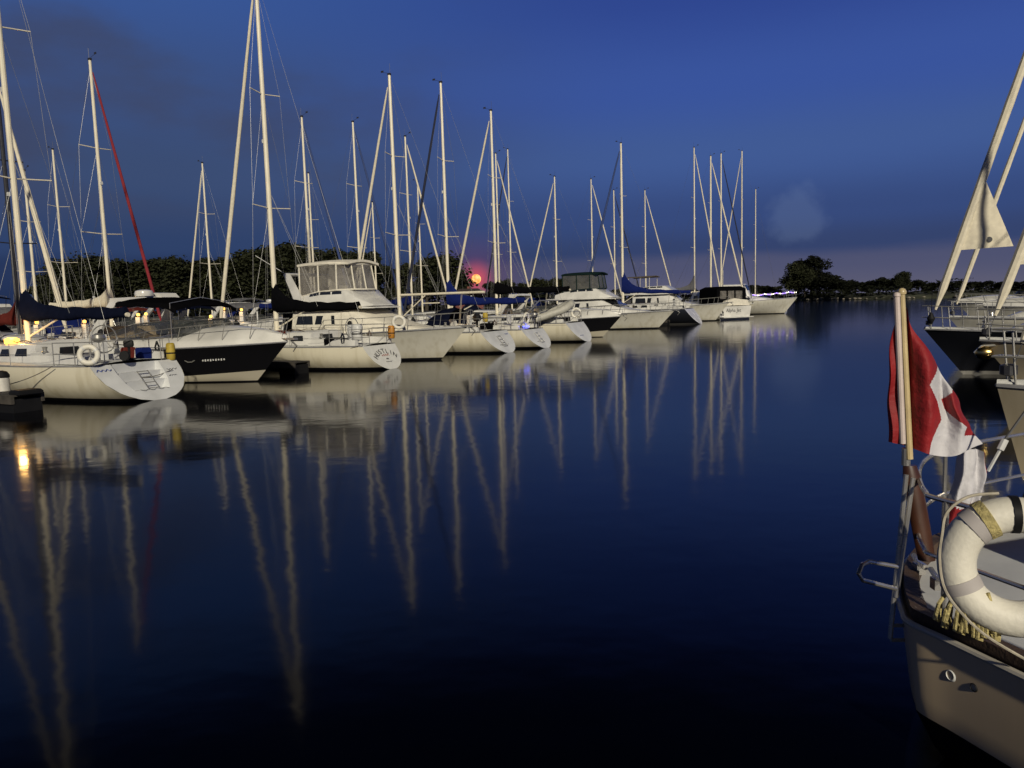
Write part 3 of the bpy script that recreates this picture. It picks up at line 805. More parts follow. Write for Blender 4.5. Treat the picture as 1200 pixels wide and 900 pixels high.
for j, (px, ty, D, k) in enumerate(((1074, 328, 270, 5), (1088, 331, 268, 5), (1102, 330, 266, 5), (1120, 329, 264, 5), (1138, 330, 262, 5), (1156, 329, 260, 5), (1176, 330, 256, 5), (1196, 329, 252, 5), (1216, 329, 250, 5))):
    tree(px, ty, D, k, 'small dark shore tree, number %s rightward from the round crowned tree' % ['one', 'two', 'three', 'four', 'five', 'six', 'seven', 'eight', 'nine'][j], 'small trees on the right shore', wf=1.5, name='shore_tree')
# undergrowth that closes the foot of the tree lines
mb = MB(); rnd = random.Random(11)
for i in range(42000):
    x, y = rnd.choice(sp)
    if x < -230 or x > 330: continue
    off = rnd.uniform(5, 16); hmax = 5.2 if x > 60 else 4.2
    p = Vector((x + rnd.uniform(-3, 3), y + off, 1.2 + hmax * rnd.random() * (.6 + .4 * math.sin(x * .21) * math.sin(x * .067 + 1))))
    q = Matrix.Rotation(rnd.uniform(0, 6.28), 3, 'Z') @ Matrix.Rotation(rnd.uniform(-1.3, 1.3), 3, 'X'); s_ = rnd.uniform(.3, .8)
    mb.add([p + q @ Vector((a * s_, b_ * s_, 0)) for a, b_ in ((-1, -.4), (0, -.6), (1, 0), (.1, .6))], [(0, 1, 2, 3)])
ug = _old_build(mb, 'undergrowth', leafd, None, smooth=False)
tag(ug, 'dense dark undergrowth along the far shore', 'undergrowth', kind='stuff')

# ------------------------------------------------------------------ moon
mb = MB(); c = MOON_P; r_ = 18.5; rings = [(r_ * math.sin(math.pi * i / 16), -r_ * math.cos(math.pi * i / 16)) for i in range(1, 16)]
mb.lathe(rings, Matrix.Identity(4), 24)
MM = bpy.data.materials.new('moon_surface'); MM.use_nodes = True
n = N(MM.node_tree); b = MM.node_tree.nodes['Principled BSDF']; b.inputs['Base Color'].default_value = (0, 0, 0, 1)
t = n.new('ShaderNodeTexCoord'); nz = n.new('ShaderNodeTexNoise'); n.link(t.outputs['Object'], nz.inputs['Vector']); nz.inputs['Scale'].default_value = .07
n.link(n.ramp(nz.outputs['Fac'], [(.35, (1, .30, .06, 1)), (.7, (1, .62, .22, 1))]), b.inputs['Emission Color']); b.inputs['Emission Strength'].default_value = 1.5
moon = mb.build('moon', MM, None); moon.location = c
tag(moon, 'full orange moon rising low between the masts', 'moon')

# boathouse with a low hipped roof under the moon
P0 = AT(549, 340, 150)
o = empty('boathouse', (P0.x, 150, 1.3), .1); tag(o, 'low dark red boathouse with a wide flat roof under the moon', 'boathouse')
mb = MB(); mb.box((0, 0, 1.5), (5.4, 4, 3.0)); mb.build('wall', mat('barn_red', (.16, .05, .04), .8), o)
mb = MB(); mb.loft([[Vector((sx * a, sy * b_, z)) for sx, sy in ((-1, -1), (1, -1), (1, 1), (-1, 1))] for a, b_, z in ((3.4, 2.7, 2.95), (3.3, 2.6, 3.15), (1.8, .5, 4.0))]); mb.build('roof', mat('shingle', (.05, .035, .035), .85), o)
for x in (-1.8, 0, 1.8):
    mb = MB(); mb.box((x, -2.02, 1.7), (.9, .08, 1.0)); mb.build('window', wing, o)
mb = MB(); mb.box((.0, 0, 4.05), (.5, .5, .7)); mb.build('chimney', mat('barn_red', (.2, .06, .05)), o)

# ------------------------------------------------------------------ docks
ORG = G(188, 468)
ORG = Vector((ORG.x, ORG.y, 0))
BOWD = Vector((math.cos(HEAD), math.sin(HEAD), 0)); SD = Vector((.48, .877, 0)).normalized()
def RP(s, a): return ORG + SD * s + BOWD * a
def plank_run(mb, p0, p1, wd, z, th=.12, plank=.16):
    d = p1 - p0; Ln = d.length; d.normalize(); nrm = Vector((-d.y, d.x, 0)); k = int(Ln / plank); a = math.atan2(d.y, d.x)
    for i in range(k):
        mb.box(p0 + d * (plank * (i + .5)) + Vector((0, 0, z + random.uniform(-.003, .003))), (plank * .93, wd, .04), rz=a)
    for s_ in (-1, 1): mb.box(p0.lerp(p1, .5) + nrm * s_ * (wd / 2 - .04) + Vector((0, 0, z - .1)), (Ln, .08, .2), rz=a)
def pier(name, label, p0, p1, wd, z=.45, floats=True, group=None, cat='dock', plank=.16):
    o = empty(name, (p0.x, p0.y, 0)); tag(o, label, cat, group)
    mb = MB(); plank_run(mb, p0 - p0, p1 - p0, wd, z, plank=plank); mb.build('decking', dockw, o, smooth=False)
    d = (p1 - p0); Ln = d.length; d.normalize(); a = math.atan2(d.y, d.x)
    k = max(2, int(Ln / 2.5))
    for i in range(k + 1):
        mb = MB(); mb.box(d * (.4 + (Ln - .8) * i / k) + Vector((0, 0, .10)), (.75, wd * .86, .46), rz=a)
        mb.build('float', rubber, o, smooth=False)
    return o
pier('main_dock', 'long dark floating walkway behind the front row of boats', RP(-14, 12.4), RP(130, 12.4), 1.8, .5, plank=.5)
for i, (s, L0) in enumerate(((-2.75, 1.2), (7.0, 1.6), (15.8, 2.0), (25.6, 2.0), (34.0, 2.0), (52, 2.0), (66, 2.0))):
    nm = ['beside the nearest white sailboat', 'between the black cruiser and the black covered sailboat', 'between the white flybridge cruiser and the third transom', 'beyond the sailboat with the dinghy', 'beside the small black cruiser', 'beside the blue covered sailboat', 'beside the far white flybridge cruiser'][i]
    pier('finger_pier', 'narrow dark floating finger pier ' + nm, RP(s, L0), RP(s, 11.5), .8, .42, group='finger piers of the left dock', plank=.16 if i < 2 else .4)
# dock end gear at the lower left
p = RP(-2.75, 1.25)
mb = MB(); mb.loft([[p + Matrix.Rotation(HEAD, 3, 'Z') @ Vector((a * q, b_ * q, z)) for a, b_ in ((-.2, -.3), (.2, -.3), (.25, 0), (.2, .3), (-.2, .3))] for z, q in ((.44, 1), (.50, 1.0), (.545, .85))])
tag(mb.build('dock_box', rubber, None, ang=20), 'low black rubber bumper block on the end of the nearest finger pier', 'dock bumper')
p = G(6, 478)
mb = MB(); mb.lathe([(.13, -.6), (.16, -.5), (.16, .75), (.155, .78)], Matrix.Translation(p), 16)
o = mb.build('dock_piling', fendw, None); tag(o, 'short white piling with black cap at the left edge', 'piling')
mb = MB(); mb.lathe([(.17, .78), (.175, .84), (.12, .93), (.03, .96)], Matrix.Translation(p), 16); mb.build('cap', rubber, o)

# ------------------------------------------------------------------ small things
def life_ring(c, nrm, label, r=.30, tr=.075, parent=None, wraps=True, colr=None):
    nrm = Vector(nrm).normalized(); q = nrm.to_track_quat('Z', 'Y').to_matrix()
    root = empty('life_ring', c); tag(root, label, 'life ring')
    mb = MB(); n_ = 40
    mb.tube([q @ Vector(((r - tr) * math.cos(2 * math.pi * i / n_), (r - tr) * math.sin(2 * math.pi * i / n_), 0)) for i in range(n_)], tr, 14, closed=True)
    mb.build('ring', colr or ringm, root)
    if wraps:
        for k in range(4):
            a = k * math.pi / 2 + .6; mb = MB(); cc = q @ Vector(((r - tr) * math.cos(a), (r - tr) * math.sin(a), 0))
            tv = q @ Vector((-math.sin(a), math.cos(a), 0)); rv = q @ Vector((math.cos(a), math.sin(a), 0)); zv = q @ Vector((0, 0, 1))
            mb.loft([[cc + tv * s_ + (rv * math.cos(b_) + zv * math.sin(b_)) * (tr + .004) for b_ in [2 * math.pi * j / 14 for j in range(14)]] for s_ in (-.03, .03)]); mb.build('strap', whitep, root)
    return root
def w2(root, v):          # local boat point to world
    return Matrix.Translation(root.location) @ Matrix.Rotation(root.rotation_euler.z, 4, 'Z') @ Vector(v)
def fender(c, label, m_=None, h=.55, r=.13, group=None):
    mb = MB(); mb.lathe([(.03, -h / 2 - .08), (.05, -h / 2 - .04), (r, -h / 2 + .06), (r, h / 2 - .06), (.05, h / 2 + .04), (.03, h / 2 + .1)], Matrix.Translation(c), 14)
    mb.tube([Vector(c) + Vector((0, 0, h / 2 + .08)), Vector(c) + Vector((.03, .03, h / 2 + .7))], .008, 4)
    o = mb.build('fender', m_ or rubber, None); tag(o, label, 'fender', group); return o
def hang_line(a, b, sag, label, r=.012, m_=None, name='mooring_line', group=None, n_=14):
    a, b = Vector(a), Vector(b); mb = MB()
    mb.tube([a.lerp(b, i / n_) - Vector((0, 0, sag * 4 * (i / n_) * (1 - i / n_))) for i in range(n_ + 1)], r, 5)
    o = mb.build(name, m_ or rope_m, None); tag(o, label, 'rope', group); return o

# ------------------------------------------------------------------ front row, left dock
def along(org, dirv, px):
    """distance along dirv from org at which the line crosses image column px (at horizon height)"""
    lo, hi = .2, 25.0
    def col(a):
        q = org + dirv * a; v = Vector((q.x, q.y, 0)); d = v.dot(c_f); return CX + F * v.dot(c_r) / d
    s0 = col(lo) < px
    for _ in range(50):
        m_ = (lo + hi) / 2
        if (col(m_) < px) == s0: lo = m_
        else: hi = m_
    return (lo + hi) / 2
def fit(org, px_mast, top_y, px_bow, rs):
    a = along(org, BOWD, px_mast); D = (org + BOWD * a).y; mh = AT(px_mast, top_y, D).z
    L = along(org, BOWD, px_bow); print('FIT', px_mast, round(a, 2), round(L, 2), round(mh, 2), round(D, 1))
    return dict(L=L, mf=(a - rs) / (L - rs), mh=mh)
A, HA = sailboat('sailboat', 'white sailboat nearest on the left, navy boom cover and life ring, open stepped stern', ORG, HEAD, B=3.4, fs=.98, fb=1.2, rs=.95, tw=.76, house_h=.46, mf=(along(ORG, BOWD, 31) - .95) / (10.8 - .95), L=10.8, mh=15.0, cover=navy_c, bl=4.7, boomz=2.28, furl=sail_w, cover_h=.95)
text_obj('~ ~~~', .01, letm, HA.text_M(.9), A) if False else None
# worn script marks on the stern: a wavy stroke
def script_mark(root, H, z, y, wdt, material, amp=.03, r=.005, seed=0):
    rnd = random.Random(seed); M_ = H.text_M(z, .016, y); pts = []
    k = 26
    for i in range(k + 1):
        f = i / k; pts.append(M_ @ Vector(((f - .5) * wdt, amp * math.sin(f * 21 + seed) * (.5 + .5 * rnd.random()), 0)))
    mb = MB(); mb.tube(pts, r, 4); return mb.build('lettering', material, root)
script_mark(A, HA, .26, .05, .85, letm, seed=2)
script_mark(A, HA, .84, -1.0, .42, letb, amp=.04, r=.012, seed=5)
script_mark(A, HA, .72, .95, .34, letm, amp=.03, seed=7)
script_mark(A, HA, .56, .85, .26, letm, amp=.02, seed=9)
life_ring(AT(104, 416, w2(A, (1.45, 1.60, 1.42)).y), (.25, -1, .1), 'white life ring hanging on the rail of the nearest left sailboat', r=.28, tr=.07)
# yellow rescue bag
def rescue_bag(c, rz, m_, label, h=.5, w_=.26):
    mb = MB(); rows = []
    for z, f in ((-.5, .7), (-.44, .95), (-.1, 1.0), (.3, 1.0), (.45, .9), (.5, .6)):
        rows.append([Matrix.Rotation(rz, 3, 'Z') @ Vector((.5 * w_ * f * math.cos(a) * 1.0, .3 * w_ * f * math.sin(a) * 1.4, z * h)) + Vector(c) for a in [2 * math.pi * j / 12 for j in range(12)]])
    mb.loft(rows); o = mb.build('rescue_bag', m_, None, ang=50); tag(o, label, 'rescue bag')
    mb = MB(); mb.loft([[Matrix.Rotation(rz, 3, 'Z') @ Vector((.515 * w_ * math.cos(a), .44 * w_ * math.sin(a), z)) + Vector(c) for a in [2 * math.pi * j / 12 for j in range(12)]] for z in (-h * .12, -h * .04)])
    mb.build('strap', rubber, o); return o
rescue_bag(AT(200, 412, w2(A, (1.05, -1.15, 1.3)).y), HEAD, yel, 'yellow rescue bag on the stern rail of the nearest left sailboat', h=.50, w_=.28)
# outboard on the pushpit of the nearest sailboat
def outboard(root_c, rz, label):
    o = empty('outboard_motor', root_c, rz); tag(o, label, 'outboard motor')
    mb = MB(); mb.loft([[Vector((x * f, y * f, z)) for x, y in ((-.2, -.12), (.14, -.12), (.2, 0), (.14, .12), (-.2, .12), (-.24, 0))] for z, f in ((0, .8), (.08, 1), (.26, .95), (.34, .6))]); mb.build('cowling', rubber, o)
    mb = MB(); mb.tube([Vector((-.02, 0, .02)), Vector((-.02, 0, -.55))], [.06, .045], 8); mb.box((-.1, 0, -.52), (.32, .03, .1)); mb.build('shaft', rubber, o)
    mb = MB(); mb.tube([Vector((.15, 0, .1)), Vector((.55, .05, .16))], .02, 6); mb.build('tiller', rubber, o)
    return o
outboard(w2(A, (1.1, .05, 1.40)), HEAD + .8, 'small black outboard motor clamped to the stern rail of the nearest left sailboat').scale = (.62, .62, .62)
mb = MB(); c = AT(146, 417, w2(A, (1.0, .5, 1.3)).y); mb.lathe([(.06, -.04), (.13, -.04), (.14, 0), (.13, .04), (.06, .04)], Matrix.Translation(c) @ Matrix.Rotation(R(80), 4, 'X'), 18)
tag(mb.build('hose_reel', rubber, None), 'round black coil hung on the stern rail of the nearest left sailboat', 'coil')
hang_line(w2(A, (1.0, 1.2, .98)), w2(A, (.60, -.9, .72)), .28, 'dark rope hanging across the open stern of the nearest left sailboat', m_=mat('grey_rope', (.12, .11, .10)))
hang_line(w2(A, (2.0, 1.62, 1.0)), RP(-2.6, 4.6) + Vector((0, 0, .5)), .22, 'mooring line from the nearest left sailboat down to the finger pier', m_=MATS['grey_rope'])
# amber lantern on its deck + warm pool of light
p = AT(14, 400, w2(A, (6.2, 1.1, 1.5)).y)
o = empty('deck_lantern', p); tag(o, 'glowing amber deck lantern at the far left', 'lantern')
mb = MB(); mb.lathe([(.08, -.11), (.19, -.07), (.20, .06), (.10, .11)], Matrix.Identity(4), 14); mb.build('lamp', lampo, o)
mb = MB(); mb.lathe([(.12, -.24), (.12, -.12)], Matrix.Identity(4), 12); mb.build('base', rubber, o)
def glow(loc, e, parent, col=(1, .55, .15), r=.1):
    l = bpy.data.lights.new('lamp_light', 'POINT'); l.energy = e; l.color = col; l.shadow_soft_size = r
    q = bpy.data.objects.new('lamp_light', l); COL.objects.link(q); q.parent = parent; q.location = loc; return q
glow((0, .0, .35), 26, o)

# black express cruiser
def express(name, label, bow_wl, ang, L=10.0, B=3.3, fs=1.12, fb=1.28, hm=None, top='black', arch=True, bim=black_c, radar=True, deck_h=.32, group=None, rb=1.25, xw=.60):
    d = Vector((math.cos(ang), math.sin(ang), 0)); org = bow_wl - d * (L - rb)
    root = empty(name, (org.x, org.y, 0), ang); tag(root, label, 'motorboat', group)
    H = Hull(L, B, fs, fb, -.12, rb, tw=.93, tmax=.45, pw=2.6, draft=.4, chine=True)
    H.build(root, hm or hull_black, tm=gel)
    # white deck moulding above the dark topsides
    mb = MB(); rows = []
    for i in range(29):
        t_ = i / 28; p = H.pt(t_, 0, 1); hh = deck_h * (1 - .55 * t_ ** 2) * (.7 if t_ < .2 else 1); hw = max(.015, p.y)
        q = [(hw, 0), (hw - .03, hh * .5), (max(.01, hw - .16), hh), (hw * .45, hh + .05 + .28 * math.sin(math.pi * min(1, max(0, (t_ - .42) / .58))) ** .8), (0, hh + .07 + .34 * math.sin(math.pi * min(1, max(0, (t_ - .42) / .58))) ** .8)]
        rows.append([Vector((p.x, y, p.z + .015 + z)) for y, z in q] + [Vector((p.x, -y, p.z + .015 + z)) for y, z in reversed(q[:-1])])
    mb.loft(rows, closed=False); mb.build('deck_moulding', gel, root, ang=50)
    zb = H.sheer(.3) + deck_h
    # windshield: glass panes in a dark frame
    xs0, xs1 = L * .22, L * xw; zt = zb + .62
    def wp(f, up):   # around the cockpit front
        if f < .42:
            g = f / .42; x = xs0 + (xs1 - .5 - xs0) * g; y = B * .41
        else:
            g = (f - .42) / .08 if f < .5 else 1; x = xs1 - .5 + .5 * math.sin(g * math.pi / 2); y = B * .41 * math.cos(g * math.pi / 2)
        return x, y
    fr = MB()
    side_pts = [(xs0, B * .42), (xs0 + 1.3, B * .41), (xs1 - .9, B * .38), (xs1 - .2, B * .25), (xs1, 0), (xs1 - .2, -B * .25), (xs1 - .9, -B * .38), (xs0 + 1.3, -B * .41), (xs0, -B * .42)]
    ztop = [.22, .50, .62, .60, .58, .60, .62, .50, .22]
    low = [Vector((x, y, zb + .02)) for x, y in side_pts]
    hi = [Vector((x - (.55 if 1 < i < 7 else .25), y * .9, zb + ztop[i])) for i, (x, y) in enumerate(side_pts)]
    fr.tube(low, .022, 6); fr.tube(hi, .022, 6)
    for a, b_ in zip(low, hi): fr.tube([a, b_], .018, 6)
    ws = fr.build('windshield_frame', frame_d, root)
    for i in range(8):
        mb = MB(); mb.slab([low[i], low[i + 1], hi[i + 1], hi[i]], (0, 0, .008)); mb.build('pane', wsg, ws, smooth=False)
    # cockpit: seats, dash
    for x, y, w_ in ((L * .36, -.6, .6), (L * .36, .6, .6), (L * .14, 0, 2.0)):
        mb = MB(); mb.loft([[Vector((x + a, y + b_ * w_ / 2, z)) for a, b_ in ((-.25, -1), (.2, -1), (.2, 1), (-.25, 1))] for z in (zb - .3, zb + .12)]); mb.loft([[Vector((x - .3 + a + (z - zb) * -.15, y + b_ * w_ / 2, z)) for a, b_ in ((0, -1), (.12, -1), (.12, 1), (0, 1))] for z in (zb + .12, zb + .45)]); mb.build('seat', tan, root)
    mb = MB(); mb.loft([[Vector((x, y, z)) for y, z in ((-.9, zb), (-.8, zb + .32), (.8, zb + .32), (.9, zb))] for x in (xs1 - 1.25, xs1 - .9)]); mb.build('dashboard', greyp, root)
    if arch:
        for s_ in (1, -1):
            mb = MB(); mb.loft([[Vector((x + a, s_ * (y + b_), z)) for a, b_ in ((-.26 * k, -.05), (.26 * k, -.05), (.26 * k, .05), (-.26 * k, .05))] for x, y, z, k in ((L * .11, B * .43, zb - .05, 1.25), (L * .16, B * .42, zb + .55, .9), (L * .235, B * .37, zb + 1.30, .8))]); mb.build('radar_arch', gel, root)
        mb = MB(); mb.loft([[Vector((L * .235 + a, y, zb + 1.28 + b_ + .06 * math.cos(y))) for a, b_ in ((-.24, 0), (.24, 0), (.2, .12), (-.2, .12))] for y in (-B * .38, -B * .2, 0, B * .2, B * .38)]); mb.build('radar_arch', gel, root)
        if radar:
            mb = MB(); mb.lathe([(.16, 0), (.30, .03), (.32, .12), (.28, .22), (.12, .26)], Matrix.Translation((L * .235, 0, zb + 1.45)), 18); mb.build('radar_dome', gel, root)
            mb = MB(); mb.loft([[Vector((L * .235 - .1 + a, y, zb + 1.42 + b_)) for a, b_ in ((-.4, 0), (.5, 0), (.3, .16), (-.4, .2))] for y in (.45, 1.15)]); mb.build('arch_wing', gel, root)
    if bim is not None:
        mb = MB(); rows = []
        for i in range(9):
            f = i / 8; x = L * .25 + (xs1 - .9 - L * .25) * f; zz = zb + 1.42 - .14 * f ** 2 - (.16 if i == 8 else 0) + .02 * math.sin(i * 2.4)
            rows.append([Vector((x, B * .40 * c, zz - .16 * c * c - (.12 if abs(c) == 1 else 0))) for c in (-1, -.97, -.6, -.2, .2, .6, .97, 1)])
        low_ = [[p - Vector((0, 0, .035)) for p in r_] for r_ in rows]
        mb.loft([a + list(reversed(b_)) for a, b_ in zip(rows, low_)]); mb.build('bimini', bim, root, ang=60)
        for x in (L * .3, xs1 - 1.2):
            mb = MB(); mb.tube([Vector((x + .1, B * .42, zb)), Vector((x, B * .39, zb + 1.18)), Vector((x, 0, zb + 1.36)), Vector((x, -B * .39, zb + 1.18)), Vector((x + .1, -B * .42, zb))], .014, 5); mb.build('bimini_frame', steel, root)
    # bow rail
    for s_ in (1, -1):
        xs_ = [L * .34 + (L - L * .34 - .15) * i / 7 for i in range(8)]
        base = [H.deck_pt(x, s_, .10, deck_h * (1 - .5 * (x / L) ** 2)) for x in xs_]
        top_ = [b_ + Vector((.18, 0, .16 + .42 * (i / 7) ** .6)) for i, b_ in enumerate(base)]
        mb = MB(); mb.tube([base[0] + Vector((-.2, 0, 0))] + top_ + [Vector((L + .12, 0, top_[-1].z))], .014, 6)
        for a, b_ in list(zip(base, top_))[1:]: mb.tube([a, b_], .012, 5)
        mb.build('bow_rail', steel, root)
    mb = MB(); mb.box((L + .02, 0, H.sheer(1) + .10), (.7, .16, .06)); mb.tube([Vector((L + .15, 0, H.sheer(1) + .05)), Vector((L + .38, 0, H.sheer(1) - .12)), Vector((L + .22, 0, H.sheer(1) - .30))], [.03, .03, .015], 6); mb.build('anchor', steel, root)
    return root, H
P = G(301, 447)
Bk, HB = express('motor_cruiser', 'black hulled motor cruiser with white radar arch beside the nearest left sailboat', P, OUT, L=8.8, B=3.1, rb=1.45, xw=.70)
for s_, y_ in ((-1, 0),):
    t_ = .68; a = HB.pt(t_, .30, -1); b_ = HB.pt(t_ + .045, .30, -1)
    mb = MB(); mb.tube([a + Vector((0, -.02, .06)), a.lerp(b_, .3) + Vector((0, -.025, 0)), a.lerp(b_, .7) + Vector((0, -.025, 0)), b_ + Vector((0, -.02, .06))], .018, 5); mb.build('logo', steel, Bk)
    d_ = (HB.pt(.70, .28, -1) - HB.pt(.66, .28, -1)).normalized()
    mb = MB()
    for i in range(9):
        q = HB.pt(.755 + i * .010, .28, -1); mb.box(q + Vector((0, -.012, 0)), (.045, .02, .05 + .02 * (i % 2)))
    mb.build('lettering', whitep, Bk)
mb = MB()
for i in range(10): 
    pass
# hull side portlight band (smoked) at its aft quarter
mb = MB(); rows = []
for i in range(14):
    t_ = .12 + .50 * i / 13; hgt = .2 * math.sin(math.pi * min(1, (i + .4) / 13)) ** .4
    p = HB.pt(t_, .035, -1); q = HB.pt(t_, .035 + .15 * (1 - i / 17), -1); rows.append([p + Vector((0, -.006, 0)), q + Vector((0, -.008, 0))])
mb.loft(rows, cap=False, closed=False); mb.build('hull_band', mat('bronze_band', (.06, .05, .04), .4), Bk)

# the sailboat with the black boom cover
OC = Vector((*G(461, 432).xy, 0))
Cb, HCb = sailboat('sailboat', 'white sailboat with black boom cover and HUSTLIN on its rounded stern', OC, HEAD, B=3.2, fs=.88, fb=1.1, rs=.62, tw=.60, **fit(OC, 323, -28, 252, .62), ladder=False,
                  cover=black_c, boomz=2.3, bl=4.3, cover_h=1.25, steps=False, furl=sail_w, furl_r=.08, tm=mat('stern_white', (.66, .66, .62), .3, var=.05), hounds=.985, mast_r=.10)
text_obj('HUSTLIN', .29, letm, HCb.text_M(.64), Cb, arc=.85)
script_mark(Cb, HCb, .50, 0, .42, mat('lettering_red', (.25, .05, .04)), amp=.05, r=.010, seed=3)
script_mark(Cb, HCb, .37, 0, .14, letm, amp=.04, r=.009, seed=4)
script_mark(Cb, HCb, .26, 0, .36, letm, amp=.012, r=.007, seed=6)
hang_line(w2(Cb, (.75, 1.05, .9)), w2(Cb, (6.2, 1.68, .35)), .22, 'mooring line drooping along the hull of the black covered sailboat', m_=MATS['grey_rope'])
mb = MB(); c = w2(Cb, (1.1, .65, 1.38))
rescue_bag(c, HEAD, whitep, 'white rescue sling case on the stern rail of the black covered sailboat', h=.6, w_=.42)
o = text_obj('E', .26, letm, Matrix.Translation(c) @ Matrix.Rotation(HEAD, 4, 'Z') @ Matrix(((0, 0, -1, -.215), (-1, 0, 0, 0), (0, 1, 0, 0), (0, 0, 0, 1))), None)
tag(o, 'small black letter on the white rescue sling case', 'letter')
o.parent = bpy.data.objects['rescue_bag.001']; 
for k_ in ('label', 'category'): del o[k_]
c = w2(Cb, (.75, -.95, 1.32)); rescue_bag(c, HEAD, orng, 'orange horseshoe buoy bag on the stern rail of the black covered sailboat', h=.50, w_=.28)
fender(w2(Cb, (6.2, 1.85, .50)), 'round black fender hanging off the bow quarter of the black covered sailboat', h=.42, r=.21)
fender(w2(Cb, (6.3, 1.60, 1.60)), 'black fender hung high between the black cruiser bow and black boom cover', h=.55, r=.14)
mb = MB(); c = w2(Cb, (4.6, 1.2, 1.35)); mb.lathe([(.22, -.12), (.36, -.12), (.38, 0), (.36, .12), (.22, .12)], Matrix.Translation(c) @ Matrix.Rotation(.3, 4, 'X') @ Matrix.Scale(.4, 4, (0, 0, 1)), 18)
tag(mb.build('coiled_hose', brown_c, None), 'reddish brown coiled line on the side deck of the black covered sailboat', 'coil')

# flybridge cruiser
def flybridge(name, label, bow_wl, ang, L=12.2, B=4.0, canvas=wht_c, enclosed=True, vin=None, arch=True, fs=1.15, fb=1.35, hm=None, top_bim=None, scale_h=1.0, group=None, front_cover=True, windshield=False):
    d = Vector((math.cos(ang), math.sin(ang), 0)); rb = 1.3; org = bow_wl - d * (L - rb)
    root = empty(name, (org.x, org.y, 0), ang); tag(root, label, 'motorboat', group)
    H = Hull(L, B, fs, fb, -.1, rb, tw=.93, tmax=.45, pw=2.5, draft=.5, chine=True)
    H.build(root, hm or hull_white, tm=gel)
    z0 = fs + .02; fz = z0 + 1.08 * scale_h      # flybridge deck level
    # main house
    pr = [(L * .33, B * .40, fz - .04), (L * .5, B * .40, fz - .04), (L * .60, B * .37, fz - .06), (L * .68, B * .33, z0 + .62), (L * .76, B * .27, z0 + .36), (L * .86, B * .17, z0 + .16)]
    house(root, 'deckhouse', pr, z0, wht_c if front_cover else gel, inset=.22)
    side_windows(root, pr, z0, [(L * .35, L * .43), (L * .44, L * .53)], inset=.22, z0=.42, z1=.78)
    if windshield:
        mb = MB(); q = [Vector((L * .605, y, fz - .10)) for y in (-B * .30, B * .30)] + [Vector((L * .70, y, z0 + .60)) for y in (B * .27, -B * .27)]
        mb.slab([p + Vector((.05, 0, .05)) for p in q], (.012, 0, .012)); mb.build('front_window', wing, root, smooth=False)
    # flybridge slab with overhang and raked brow
    pr2 = [(L * .26, B * .40, fz + .10), (L * .36, B * .43, fz + .12), (L * .52, B * .42, fz + .12), (L * .62, B * .36, fz + .10), (L * .675, B * .24, fz + .03)]
    house(root, 'flybridge_deck', pr2, fz, gel, inset=.06, camber=.02)
    pr3 = [(L * .31, B * .36, fz + .42), (L * .37, B * .37, fz + .66), (L * .46, B * .37, fz + .82), (L * .56, B * .33, fz + .84), (L * .61, B * .28, fz + .42), (L * .655, B * .2, fz + .14)]
    house(root, 'bridge_coaming', pr3, fz + .10, gel, inset=.16, camber=.01)
    side_windows(root, pr3, fz + .10, [(L * .41, L * .455), (L * .46, L * .505), (L * .51, L * .55)], inset=.16, z0=.74, z1=.92, slant=.02)
    if enclosed:
        zc0, zc1 = fz + .82, fz + 2.0; xa, xb = L * .36, L * .575; hw = B * .33
        col_ = canvas; V = vin or vinyl
        base = [(xa, hw), (xa + (xb - xa) * .42, hw), (xa + (xb - xa) * .8, hw * .97), (xb, hw * .55), (xb + .05, 0), (xb, -hw * .55), (xa + (xb - xa) * .8, -hw * .97), (xa + (xb - xa) * .42, -hw), (xa, -hw)]
        zlo = [zc0 - .25, zc0 - .05, zc0, zc0 + .02, zc0 + .02, zc0 + .02, zc0, zc0 - .05, zc0 - .25]
        lo = [Vector((x, y, z)) for (x, y), z in zip(base, zlo)]; hi = [Vector((x - (.18 if i in (3, 4, 5) else .06), y * .93, zc1 - .05)) for i, (x, y) in enumerate(base)]
        fr = MB()
        for a, b_ in zip(lo, hi): fr.tube([a, b_], .045, 6, flat=.5)
        fr.tube(lo + [lo[0]], .04, 6); fr.tube(hi + [hi[0]], .05, 6)
        encl = fr.build('enclosure_frame', col_, root)
        lo2, hi2 = lo + [lo[0]], hi + [hi[0]]
        for i in range(9):
            a, b_, c_, d_ = lo2[i], lo2[i + 1], hi2[i + 1], hi2[i]
            mb = MB(); nrm = (b_ - a).cross(d_ - a).normalized(); mb.slab([a, b_, c_, d_], nrm * .006); mb.build('clear_panel', V, encl, smooth=False)
        mb = MB(); rows = []
        for i in range(7):
            f = i / 6; x = xa - .12 + (xb - xa + .1) * f; ww = hw * (.97 if f < .8 else .8) ; zz = zc1 + .05 * math.sin(math.pi * f)
            rows.append([Vector((x, ww * c, zz + .14 * (1 - c * c))) for c in (-1, -.8, -.4, 0, .4, .8, 1)])
        lw = [[p - Vector((0, 0, .10)) for p in r_] for r_ in rows]
        mb.loft([a + list(reversed(b_)) for a, b_ in zip(rows, lw)]); mb.build('enclosure_roof', col_, root, ang=60)
        mb = MB(); mb.loft([[Vector((L * .45 + a, y, z)) for a, y in ((-.25, -.35), (.25, -.35), (.25, .35), (-.25, .35))] for z in (fz + .2, fz + 1.05)]); mb.loft([[Vector((L * .45 - .3 + a, y, z)) for a, y in ((0, -.35), (.12, -.35), (.12, .35), (0, .35))] for z in (fz + 1.0, fz + 1.5)]); mb.build('helm_seat', wht_c, root)
